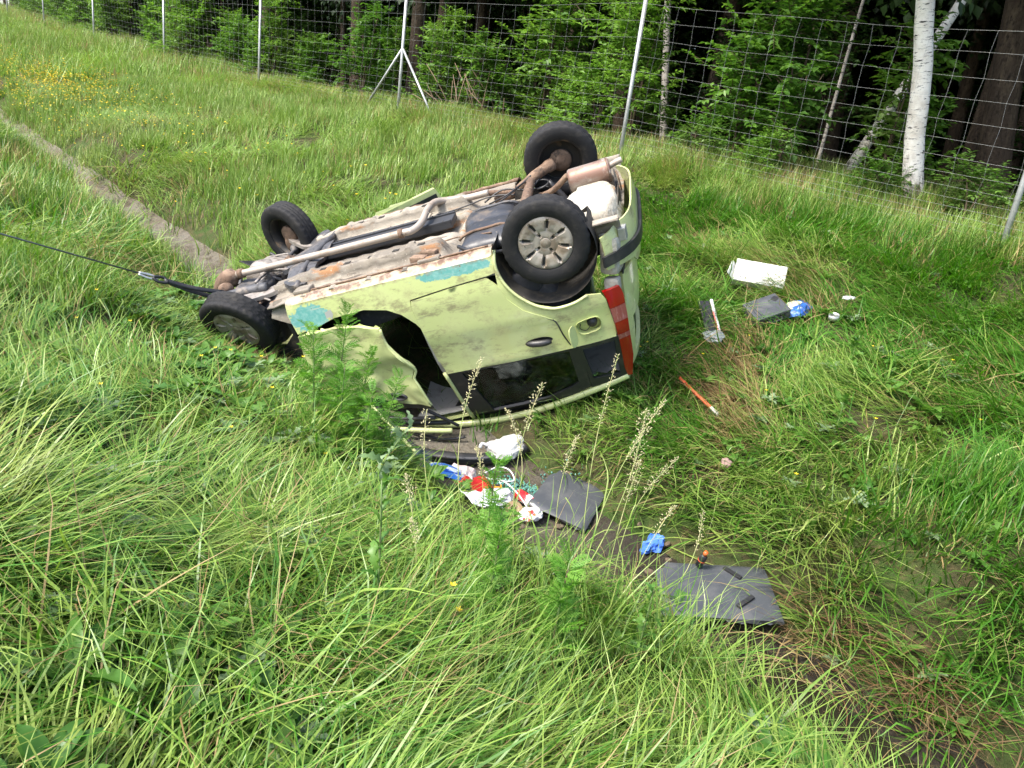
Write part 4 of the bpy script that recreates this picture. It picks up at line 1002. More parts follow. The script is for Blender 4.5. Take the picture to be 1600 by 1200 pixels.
def build_debris():
    WH = M('white_card', (.66, .66, .64), .6, var=((14, (.62, .60, .56), .58, .75),)); OR = M('orange_card', (.62, .20, .08), .6)
    GREY = M('charcoal_plastic', (.055, .060, .068), .5, var=((7, (.09, .092, .095), .45, .7), (40, (.16, .14, .11), .66, .75)), bump=150, bstr=.15)
    BLK = CM['black']; RED = M('red_fabric', (.52, .012, .012), .75, var=((9, (.36, .01, .01), .5, .7),), bump=30, bstr=.4)
    ORS = M('orange_red_paint', (.58, .085, .03), .5, var=((20, (.35, .06, .03), .6, .72),)); STL = M('dull_tin', (.55, .55, .54), .35, .7, var=((16, (.36, .34, .32), .5, .7),))
    BLUE = M('blue_plastic_film', (.03, .11, .42), .35, var=((12, (.08, .22, .6), .5, .65),)); BAG = M('translucent_white_bag', (.64, .64, .63), .35, var=((9, (.62, .61, .59), .5, .7),), Transmission_Weight=.15)
    PINK = M('pinkish_film', (.62, .50, .48), .35, var=((11, (.72, .62, .6), .5, .65),)); TAPE = M('brown_tape', (.30, .20, .11), .4, coat=.3); CARD = M('tape_core', (.45, .36, .24), .8)
    # white box with an orange edge
    r = on_ground(empty('cardboard_box'), 2.16, 7.25, .08, -.25); tag(r, 'open white cardboard box with an orange edge above the grey case', 'box')
    box('base', (0, 0, .055), (.46, .22, .11), WH, r, (.35, 0, 0), .006); o = sheet('flap', .40, .03, OR, r, .004); o.location = (-.01, .085, .12); o.rotation_euler = (.9, 0, 0)
    o = sheet('side_flap', .10, .16, WH, r, .01, 4); o.location = (-.25, -.02, .09); o.rotation_euler = (.2, .9, 0)
    for xx in (-.12, -.165): box('print_mark', (xx, -.085, .075), (.006, .004, .05), BLK, r, (.35, 0, 0))
    # grey tool case
    r = on_ground(empty('tool_case'), 2.12, 6.66, .10, .30); tag(r, 'closed dark grey plastic tool case lying in the grass', 'case'); r.rotation_quaternion = r.rotation_quaternion @ Euler((.28, -.22, 0)).to_quaternion()
    box('shell', (0, 0, .03), (.32, .26, .06), GREY, r, None, .012); box('lid', (0, .0, .075), (.32, .26, .035), GREY, r, None, .012)
    for xx in (-.125, -.10): box('rib', (xx, 0, .096), (.008, .24, .008), GREY, r, None, .002)
    for xx in (-.08, .08): box('latch', (xx, -.132, .058), (.04, .008, .04), BLK, r, None, .003)
    tube('handle', smooth_path([(-.06, -.13, .05), (-.05, -.165, .05), (.05, -.165, .05), (.06, -.13, .05)], 4), .009, BLK, r, 8)
    box('latch_recess', (.115, .06, .092), (.06, .05, .006), BLK, r, (0, 0, .5))
    # blue bag
    r = on_ground(empty('snack_bag'), 2.38, 6.70, .06, .6); tag(r, 'crumpled blue foil bag with pale print beside the grey case', 'bag')
    crumple('bag', (.26, .24, .10), BLUE, 3, .5, 7, r); o = crumple('print_panel', (.16, .12, .06), M('pale_print', (.45, .50, .36), .4), 5, .5, 8, r); o.location = (-.01, .02, .045)
    # blister pack
    r = on_ground(empty('blister_pack'), 1.58, 6.34, .15, .12); tag(r, 'black white and red striped package with torn clear plastic', 'package'); r.rotation_quaternion = r.rotation_quaternion @ Euler((.22, .1, 0)).to_quaternion()
    box('card', (-.03, .02, .015), (.09, .36, .022), BLK, r, None, .004); box('white_stripe', (.040, .05, .017), (.022, .34, .02), WH, r, None, .003); box('red_stripe', (.027, -.03, .028), (.012, .22, .008), M('faded_red_print', (.55, .17, .15), .5), r, None, .002)
    o = crumple('clear_wrap', (.20, .13, .07), M('clear_film', (.60, .64, .64), .15, Transmission_Weight=.6), 8, .5, 8, r); o.location = (-.01, -.18, .0)
    # tin
    r = on_ground(empty('tin_can'), 2.63, 6.47, .05, 0); tag(r, 'small round silver tin lid up in the grass', 'can')
    v, f = lathe_geo([(.0, .035), (.038, .035), (.041, .042), (.045, .042), (.045, 0), (0, 0)], 28); obj('body', [(a, c, b) for a, b, c in v], f, STL, r)
    v, f = lathe_geo([(.0, .0), (.026, .0), (.028, .003), (.03, 0)], 24); o = obj('lid', [(a, c, b) for a, b, c in v], f, M('tin_lid', (.32, .31, .30), .4, .6), r); o.location = (0, 0, .036)
    o = on_ground(crumple('paper_scrap', (.12, .06, .03), WH, 12, .4), 2.82, 6.74, .06, .2); tag(o, 'small scrap of white paper beyond the round tin', 'paper')
    o = on_ground(crumple('stone', (.07, .08, .06), M('pinkish_stone', (.33, .22, .19), .8, var=((20, (.2, .13, .1), .5, .7),)), 14, .35), 1.42, 4.53, .06, .2); tag(o, 'small pinkish brown stone on the matted grass', 'stone')
    # warning stick
    r = empty('warning_stick'); a = Vector((1.25, 5.56, gz(1.25, 5.56) + .11)); b = Vector((1.48, 5.16, gz(1.48, 5.16) + .09)); d = (b - a)
    r.location = a; tag(r, 'orange red painted wooden stick with a white tip lying in the grass', 'stick')
    v, f = box_geo((0, 0, 0), (.032, d.length * .82, .022), None, .005); q = Vector((0, 1, 0)).rotation_difference(d.normalized())
    o = obj('shaft', v, f, ORS, r, False); o.location = d * .41; o.rotation_mode = 'QUATERNION'; o.rotation_quaternion = q
    v, f = box_geo((0, 0, 0), (.034, d.length * .18, .024), None, .005); o = obj('tip', v, f, M('scuffed_white', (.62, .60, .56), .6, var=((30, (.3, .28, .24), .5, .65),)), r, False); o.location = d * .91; o.rotation_mode = 'QUATERNION'; o.rotation_quaternion = q
    # blue rag
    o = on_ground(crumple('rag', (.15, .11, .08), M('bright_blue_cloth', (.05, .16, .62), .8, var=((20, (.12, .28, .75), .5, .7),)), 21, .65, 9), .98, 4.14, .05, .4); tag(o, 'crumpled bright blue rag lying above the dark moulded panel', 'rag')
    # moulded boot floor panel
    def moulded(name, w, d, label, parts):
        r = empty(name); tag(r, label, 'panel')
        out = [(-w * .46, -d / 2), (w / 2, -d * .44), (w * .43, d / 2), (w * .05, d * .49), (-w * .0, d * .47), (-w * .12, d * .50), (-w * .40, d * .47), (-w * .42, d * .34), (-w * .5, d * .28)]
        def fn(x, y):
            e = min(w / 2 - abs(x), d / 2 - abs(y)); z = .012 * min(1, max(0, e / .03)) + .006 * math.sin(x * 7) * math.sin(y * 6); z -= .05 * max(0, .02 - e) * 5
            return (x, y, z)
        o = panel('board', densify(out, .06), fn, GREY, r, res=.025, thick=.022)
        o.modifiers['thickness'].offset = -1
        return r
    r = moulded('boot_floor_panel', .66, .44, 'dark grey moulded plastic panel with two black strips lying across the channel', 1)
    x, y = 1.27, 3.69; r.location = (x, y, gz(x, y) + .17); r.rotation_euler = (math.radians(10), math.radians(-6), math.radians(-4))
    for (xx, yy, a, ln) in ((.10, .135, -.75, .115), (.14, -.085, .75, .125)): box('velcro_strip', (xx, yy, .020), (ln, .024, .014), BLK, r, (0, 0, a), .002)
    box('side_wall', (-.20, -.196, -.03), (.22, .012, .07), GREY, r, (0, 0, .02), .004); box('side_wall', (-.30, -.06, -.03), (.012, .24, .07), GREY, r, (0, 0, .0), .004)
    r = moulded('load_cover_board', .42, .44, 'flat dark grey board with rounded corners beside the heap of litter', 0)
    x, y = .47, 4.52; r.location = (x, y, gz(x, y) + .12); r.rotation_euler = (math.radians(15), math.radians(9), math.radians(-24))
    # small bottle on the panel
    r = empty('small_bottle'); r.location = (1.20, 3.84, gz(1.2, 3.84) + .25); r.rotation_euler = (math.radians(20), 0, .4); tag(r, 'small black bottle with an orange cap standing on the dark moulded panel', 'bottle')
    tube('body', [(0, 0, -.06), (0, 0, .0), (0, 0, .02), (0, 0, .03)], [.02, .022, .02, .012], BLK, r, 14); tube('cap', [(0, 0, .03), (0, 0, .055)], [.014, .012], M('orange_cap', (.7, .13, .03), .4), r, 12); tube('band', [(0, 0, -.02), (0, 0, -.012)], .0226, ORS, r, 14)
    # heap under the car
    def top(o, x, y, lift, rz, label, cat): on_ground(o, x, y, lift, rz, .5); tag(o, label, cat); return o
    r = empty('folded_cloth'); crumple('cloth', (.29, .20, .11), RED, 31, .45, 5, r); o = sheet('fold', .24, .14, RED, r, .03, 7); o.location = (.02, .01, .075); o.rotation_euler = (.15, -.1, .3)
    top(r, -.19, 4.49, .04, .35, 'folded bright red cloth lying in the litter heap', 'cloth')
    r = empty('wipes_pack'); crumple('pack', (.30, .20, .09), M('blue_white_print', (.62, .68, .74), .3, var=((9, (.03, .16, .55), .47, .53, (.5, 3, 1)),)), 33, .3, 6, r); box('label_band', (.0, -.06, .058), (.16, .03, .006), M('deep_blue_print', (.02, .07, .38), .3), r, (.3, 0, .1), .002)
    top(r, -.35, 4.55, .06, .2, 'blue and white printed plastic pack next to the red cloth', 'pack')
    top(crumple('crumpled_film', (.20, .20, .12), PINK, 36, .6, 8), -.25, 4.62, .06, .9, 'crumpled pinkish clear film between blue pack and red cloth', 'film')
    top(crumple('plastic_bag', (.24, .16, .12), BAG, 38, .55, 7), .0, 4.44, .05, .5, 'crumpled white translucent bag in front of the red cloth', 'bag')
    r = empty('paper_bag'); crumple('bag', (.27, .22, .15), BAG, 41, .4, 5, r); tube('knot', smooth_path([(-.13, .02, .07), (-.17, .03, .09), (-.19, .01, .07)], 4), [.012] * 9, BAG, r, 8)
    top(r, .03, 5.03, .10, .3, 'large white plastic bag resting on the black bumper strip', 'bag')
    o = sheet('paper_sheet', .21, .22, M('bluish_paper', (.68, .69, .74), .7, var=((25, (.55, .56, .62), .55, .7, (1, 6, 1)),)), None, .03, 3); top(o, -.09, 4.07, .09, .5, 'loose sheet of printed white paper below the litter heap', 'paper')
    r = empty('drink_can'); tube('body', [(-.075, 0, .04), (-.07, 0, .04), (.06, 0, .04), (.075, 0, .04)], [.026, .038, .038, .03], M('red_white_print', (.78, .76, .74), .35, var=((9, (.5, .02, .03), .5, .56),)), r, 20); tube('rim', [(.06, 0, .04), (.068, 0, .04)], .0385, M('red_rim', (.5, .02, .03), .4), r, 20)
    top(r, .19, 4.50, .05, -.75, 'red and white tube shaped can lying by the tape roll', 'can')
    r = empty('crushed_carton'); crumple('carton', (.17, .11, .09), M('white_red_carton', (.76, .74, .72), .5, var=((10, (.5, .05, .05), .58, .64),)), 44, .4, 6, r); box('torn_flap', (.06, .02, .06), (.09, .06, .004), WH, r, (.3, .4, .2)); top(r, .23, 4.33, .05, .8, 'crushed white and red carton at the edge of the dark board', 'carton')
    r = empty('tape_roll'); v, f = lathe_geo([(.030, -.022), (.055, -.022), (.055, .022), (.030, .022), (.030, -.022)], 28); obj('tape', [(a, c, b) for a, b, c in v], f, TAPE, r, False); v, f = lathe_geo([(.028, -.0225), (.0305, -.0225), (.0305, .0225), (.028, .0225), (.028, -.0225)], 28); obj('core', [(a, c, b) for a, b, c in v], f, CARD, r, False)
    top(r, .12, 4.38, .055, 0, 'roll of brown packing tape in the litter heap', 'tape'); r.rotation_quaternion = r.rotation_quaternion @ Euler((.5, .2, 0)).to_quaternion()
    o = top(tube('charging_cable', smooth_path([(-.10, .10, .06), (-.02, .20, .07), (.06, .16, .08), (.10, .06, .06), (.02, .02, .06), (-.12, .05, .05), (-.14, -.02, .05), (.0, .0, .08), (.12, -.10, .06), (.2, -.22, .03)], 6), .005, WH, None, 8), .0, 4.62, .05, 0, 'thin white cable looped over the litter heap', 'cable')
    o = box('orange_frame', (0, 0, .01), (.06, .045, .012), M('orange_plastic', (.72, .30, .03), .45), None, None, .003); bx_ = box('opening', (0, 0, .017), (.034, .024, .006), BLK, o); top(o, -.005, 4.55, .10, .1, 'tiny orange plastic clip lying on the white bag', 'clip')
    # broken safety glass
    rng = np.random.default_rng(8); V = []; F = []
    for i in range(700):
        c = rng.integers(3); cx, cy_ = ((.14, 4.74), (.30, 4.72), (.0, 4.66))[c]; x = cx + rng.normal(0, .09); y = cy_ + rng.normal(0, .055); z = gz(x, y) + .03 + rng.uniform(0, .015); s = rng.uniform(.004, .009)
        v, f = box_geo((x, y, z), (s * 1.6, s * 1.2, s), tuple(rng.uniform(0, 3, 3))); b = len(V); V += v; F += [tuple(k + b for k in q) for q in f]
    o = obj('broken_glass', V, F, M('green_safety_glass', (.20, .50, .42), .08, Transmission_Weight=.35), None, False); tag(o, 'scattered crumbs of greenish safety glass in the ditch', 'broken glass', kind='stuff')
    # bumper strip and trims lying in the ditch
    r = empty('bumper_strip'); tag(r, 'long black plastic bumper strip lying under the wreck', 'bumper strip')
    pts = [(-.80, 4.93), (-.60, 4.88), (-.35, 4.91), (-.12, 4.97), (.08, 5.03), (.16, 5.06)]
    v, f = tube_geo(smooth_path([(x, y, gz(x, y) + .07) for x, y in pts], 5), .045, 10); obj('strip', v, f, BLK, r); v, f = tube_geo(smooth_path([(x - .02, y - .06, gz(x, y) + .10) for x, y in pts[:5]], 5), .012, 8); obj('edge_bead', v, f, CM['sub'], r)
    r = empty('torn_pillar_trim'); tag(r, 'torn lime green window pillar trim lying over black rubber in the ditch', 'car trim')
    pts = [(-.95, 4.98), (-.75, 4.86), (-.52, 4.80), (-.33, 4.84)]
    v, f = tube_geo(smooth_path([(x, y, gz(x, y) + .16 - .05 * i) for i, (x, y) in enumerate(pts)], 5), [.012] * 16, 6); obj('trim', v, f, CM['paint'], r); v, f = tube_geo(smooth_path([(x + .03, y + .05, gz(x, y) + .13 - .045 * i) for i, (x, y) in enumerate(pts)], 5), .014, 6); obj('seal', v, f, BLK, r)
    for k, (x, y, a) in enumerate(((-.42, 4.72, .3), (-.55, 4.78, 1.2))):
        o = sheet('torn_lining', .22, .10, [CM['seat'], M('wet_dark_cloth', (.03, .05, .055), .5)][k], None, .05, k + 2); top(o, x, y, .06, a, ['torn scrap of dark seat fabric below the bumper strip', 'wet dark cloth scrap under the lime trim'][k], 'cloth')
    # scattered bits of litter and soil clods in the channel
    rn = random.Random(12); clod = M('soil_clod', (.12, .09, .06), .95, bump=40, bstr=.8)
    for i in range(26):
        s_, n_ = rn.uniform(-1.5, .6), rn.uniform(-.2, .45); x, y = to_xy(s_, n_); x, y = float(x), float(y); q = rn.uniform(.02, .05)
        o = crumple('soil_clod', (q * 1.4, q, q * .8), clod, i + 50, .4, sub=2); top(o, x, y, .025, rn.uniform(0, 6), 'small dark soil clod lying in the channel beside the litter', 'clod'); o['group'] = 'soil clods in the channel'
    # two pale cups added on the headlining for bright blobs in the door glass
    CUP = M('pale_blue_plastic', (.38, .62, .66), .35)
    for k, (cx, cy_, cz) in enumerate(((.40, -.40, 1.455), (.74, -.44, 1.44))):
        r = empty('plastic_cup'); r.location = CAR_R @ Vector((cx, cy_, cz)) + CAR_T; tag(r, ['pale blue plastic cup behind the middle of the rear door glass', 'pale blue plastic cup behind the front corner of the rear door glass'][k], 'cup')
        r.rotation_mode = 'QUATERNION'; r.rotation_quaternion = CAR_R.to_quaternion() @ Euler((math.pi / 2, .3 * k, .6)).to_quaternion()
        v, f = lathe_geo([(.0, .0), (.028, .0), (.036, .085), (.038, .085), (.036, .082), (.027, .004), (.0, .004)], 24); obj('body', v, f, CUP, r); v, f = lathe_geo([(.0365, .083), (.039, .083), (.039, .087), (.0365, .087), (.0365, .083)], 24); obj('rim', v, f, CUP, r)
    # recovery cable with its sling
    r = empty('tow_cable', (-3.264, 4.657, -1.057)); inv = Matrix.Translation(r.location).inverted(); tag(r, 'taut steel recovery cable with a black webbing sling hooked to the wreck', 'cable')
    def put(o): o.parent = r; o.matrix_parent_inverse = inv
    put(tube('wire_rope', [(-6.2, 2.2, -.02), (-3.9, 4.11, -.82), (-3.264, 4.657, -1.057), (-2.62, 5.19, -1.33)], .0055, M('steel_wire_rope', (.12, .13, .14), .45, .6), None, 8))
    put(tube('rope_eye', smooth_path([(-2.66, 5.16, -1.31), (-2.60, 5.21, -1.33), (-2.56, 5.23, -1.35), (-2.60, 5.19, -1.35), (-2.66, 5.155, -1.32)], 4), .009, CM['zinc'], None, 8))
    put(tube('shackle', smooth_path([(-2.58, 5.20, -1.335), (-2.53, 5.25, -1.345), (-2.50, 5.24, -1.375), (-2.55, 5.20, -1.365), (-2.58, 5.20, -1.34)], 4), .011, BLK, None, 8))
    for k in (0, 1):
        a = Vector((-2.52, 5.24, -1.36 - .005 * k)); b = Vector((-2.19, 5.47 + .03 * k, -1.45 - .06 * k)); n = 10; v = []
        for i in range(n + 1):
            p = a.lerp(b, i / n) + Vector((0, 0, -.015 * math.sin(i / n * 3.14))); w = Vector((-.004, .007, .014)); v += [tuple(p - w), tuple(p + w)]
        o = obj('sling_band', v, [(2 * i, 2 * i + 1, 2 * i + 3, 2 * i + 2) for i in range(n)], CM['black']); s = o.modifiers.new('thickness', 'SOLIDIFY'); s.thickness = .006; put(o)
build_debris()

# ------------------------------------------------------------------ grass and herbs
GREEN = [(.052, .122, .019), (.132, .25, .034), (.26, .375, .066), (.095, .20, .029), (.205, .32, .052), (.35, .415, .14)]
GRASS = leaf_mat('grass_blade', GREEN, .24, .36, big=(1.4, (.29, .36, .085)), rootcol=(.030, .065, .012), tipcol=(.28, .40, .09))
GRASS_FAR = leaf_mat('meadow_blade', [(.15, .27, .045), (.20, .34, .06), (.25, .38, .085), (.22, .32, .09)], .35, .5, big=(.25, (.28, .36, .11)), tipcol=(.32, .38, .14))
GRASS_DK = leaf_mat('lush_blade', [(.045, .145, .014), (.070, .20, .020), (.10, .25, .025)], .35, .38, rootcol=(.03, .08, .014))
DRY = leaf_mat('dry_blade', [(.34, .24, .10), (.40, .31, .15), (.28, .18, .075), (.30, .27, .11)], .25, .7)
RUST = leaf_mat('rusty_thatch', [(.17, .09, .04), (.22, .13, .06), (.17, .12, .06)], .2, .8)
HERB = leaf_mat('herb_leaf', [(.06, .16, .025), (.10, .22, .035), (.14, .27, .05)], .35, .4)
SILV = leaf_mat('silvery_herb_leaf', [(.17, .26, .12), (.24, .33, .18), (.13, .22, .08)], .3, .6)

def fast_mesh(name, V, F, mats, midx, attrs):
    """V (n,3), F (m,3) triangles"""
    me = bpy.data.meshes.new(name); n, m_ = len(V), len(F)
    me.vertices.add(n); me.vertices.foreach_set('co', np.asarray(V, np.float32).ravel())
    me.loops.add(m_ * 3); me.loops.foreach_set('vertex_index', np.asarray(F, np.int32).ravel())
    me.polygons.add(m_); me.polygons.foreach_set('loop_start', np.arange(0, m_ * 3, 3, dtype=np.int32))
    for q in mats: me.materials.append(q)
    me.polygons.foreach_set('material_index', np.asarray(midx, np.int32)); me.polygons.foreach_set('use_smooth', np.ones(m_, bool))
    for k, a in attrs.items():
        at = me.attributes.new(k, 'FLOAT', 'POINT'); at.data.foreach_set('value', np.asarray(a, np.float32))
    me.update(calc_edges=True); me.validate(); return me

def blades(x, y, z, az, L, W, lean, bend, tint, mi, seg, rng, floor=True, jit=.14):
    """vectorised curved tapering blades -> V, F, material index, h, rnd"""
    k = len(x); p = np.stack([x, y, z - .02], -1); th = lean.copy(); cv = bend / seg
    d2 = np.stack([np.cos(az), np.sin(az), np.zeros(k)], -1); sd_ = np.stack([-np.sin(az), np.cos(az), np.zeros(k)], -1)
    tw = rng.uniform(-.8, .8, k); side = rng.normal(0, .16, k)
    sv = sd_ * np.cos(tw)[:, None] + np.array([0, 0, .6]) * np.sin(tw)[:, None]
    V = np.zeros((k, 2 * seg + 1, 3)); H = np.zeros((k, 2 * seg + 1))
    for q in range(seg + 1):
        u = q / seg
        if q < seg:
            ww = (W * (1 - u ** 1.6) * (.7 + .5 * min(u * 3, 1)) * .5)[:, None]
            V[:, 2 * q] = p - sv * ww; V[:, 2 * q + 1] = p + sv * ww; H[:, 2 * q:2 * q + 2] = u
        else: V[:, 2 * q] = p; H[:, 2 * q] = 1
        t_ = d2 * np.sin(th)[:, None] + sd_ * (side * u)[:, None]; t_[:, 2] += np.cos(th)
        p = p + t_ / np.linalg.norm(t_, axis=1, keepdims=True) * (L / seg)[:, None]
        if floor and q > 0:
            g = ground(p[:, 0], p[:, 1]) + .012 + .05 * tint * u
            p[:, 2] = np.maximum(p[:, 2], g)
        th = np.clip(th + cv * (.6 + .8 * u) + rng.normal(0, jit, k), 0, 2.5); kink = rng.uniform(size=k) < .06; th = np.where(kink, th + rng.uniform(.4, 1.2, k), th)
        az = az + rng.normal(0, jit * 1.3, k); d2 = np.stack([np.cos(az), np.sin(az), np.zeros(k)], -1); sd_ = np.stack([-np.sin(az), np.cos(az), np.zeros(k)], -1)
    b = (np.arange(k) * (2 * seg + 1))[:, None]; F = []
    for q in range(seg - 1): F += [b + [2 * q, 2 * q + 1, 2 * q + 3], b + [2 * q, 2 * q + 3, 2 * q + 2]]
    F.append(b + [2 * seg - 2, 2 * seg - 1, 2 * seg])
    nf = len(F); F = np.stack(F, 1).reshape(-1, 3)
    return V.reshape(-1, 3), F, np.repeat(mi, nf), H.ravel(), np.repeat(tint, 2 * seg + 1)

def rosette(seed, mat, n, L, Wd, droop=.5, lobed=False):
    rng = np.random.default_rng(seed); V = []; F = []; H = []; R_ = []
    for i in range(n):
        az = i * 2.4 + rng.uniform(-.3, .3); ln = rng.uniform(*L); w = ln * Wd; th = rng.uniform(.35, 1.0)
        d2 = np.array([math.cos(az), math.sin(az), 0]); sv = np.array([-math.sin(az), math.cos(az), 0]); p = np.array([0, 0, .0]); rr = rng.uniform(0, .4)
        b = len(V); seg = 8 if lobed else 6
        for k in range(seg + 1):
            u = k / seg; ww = w * (math.sin(math.pi * min(1, u * .93 + .07)) ** .8 + .04)
            if lobed: ww *= (.45 + .75 * (k % 2))
            V += [tuple(p - sv * ww + [0, 0, ww * .3]), tuple(p), tuple(p + sv * ww + [0, 0, ww * .3])]; H += [u] * 3; R_ += [rr] * 3
            t_ = d2 * math.sin(th) + np.array([0, 0, math.cos(th)]); p = p + t_ * ln / seg; th += droop / seg * 2
        for k in range(seg):
            for j in (0, 1):
                q = b + 3 * k + j; F.append((q, q + 1, q + 4, q + 3))
    return me_from('rosette', V, F, mat, True, attr={'h': H, 'rnd': R_})

def proj_px(x, y, z):
    P = np.stack([x, y, z], -1); d = P @ fw; d2 = np.maximum(d, 1e-3)
    return 800 + 1200 * (P @ cam_r) / d2, 600 - 1200 * (P @ cam_u) / d2, d

KEEP_CLEAR = [(2.17, 7.28, .24), (2.1, 6.66, .27), (2.37, 6.69, .12), (1.57, 6.33, .20), (2.63, 6.47, .10), (2.82, 6.75, .07), (1.27, 5.52, .07), (1.36, 5.36, .07), (1.46, 5.19, .07), (1.42, 4.53, .06),
              (.97, 4.13, .13), (1.3, 3.72, .42), (.5, 4.5, .30), (-.21, 4.48, .2), (-.36, 4.48, .2), (0, 4.45, .2), (.04, 5.0, .3), (-.1, 4.06, .17), (.2, 4.5, .25), (-.35, 4.9, .38)]
def footprint(s, n):
    """bare ground pressed under the wreck"""
    x, y = to_xy(s, n); cx, cy_, ang = -.45, 6.02, math.radians(-9)
    u = (x - cx) * math.cos(ang) + (y - cy_) * math.sin(ang); w = -(x - cx) * math.sin(ang) + (y - cy_) * math.cos(ang)
    return (np.abs(u) < 1.25) & (np.abs(w) < .62)

def sample(dens, s0, s1, n0, n1, seed, dmin=0, dmax=99, margin=350):
    rng = np.random.default_rng(seed); k = int(dens * (s1 - s0) * (n1 - n0))
    s = rng.uniform(s0, s1, k); n = rng.uniform(n0, n1, k); x, y = to_xy(s, n); z = ground(x, y)
    u, v, d = proj_px(x, y, z + .1); r = np.hypot(x, y)
    ok = (d > .35) & (u > -margin) & (u < 1600 + margin) & (v < 1200 + 500) & (r >= dmin) & (r < dmax)
    return s[ok], n[ok], x[ok], y[ok], z[ok], r[ok], rng

def flow_angle(x, y):
    return 6.283 * (vnoise(x * .95 + 5, y * .95, 21) * 1.3 + .18 * vnoise(x * 3.1, y * 3.1, 22))

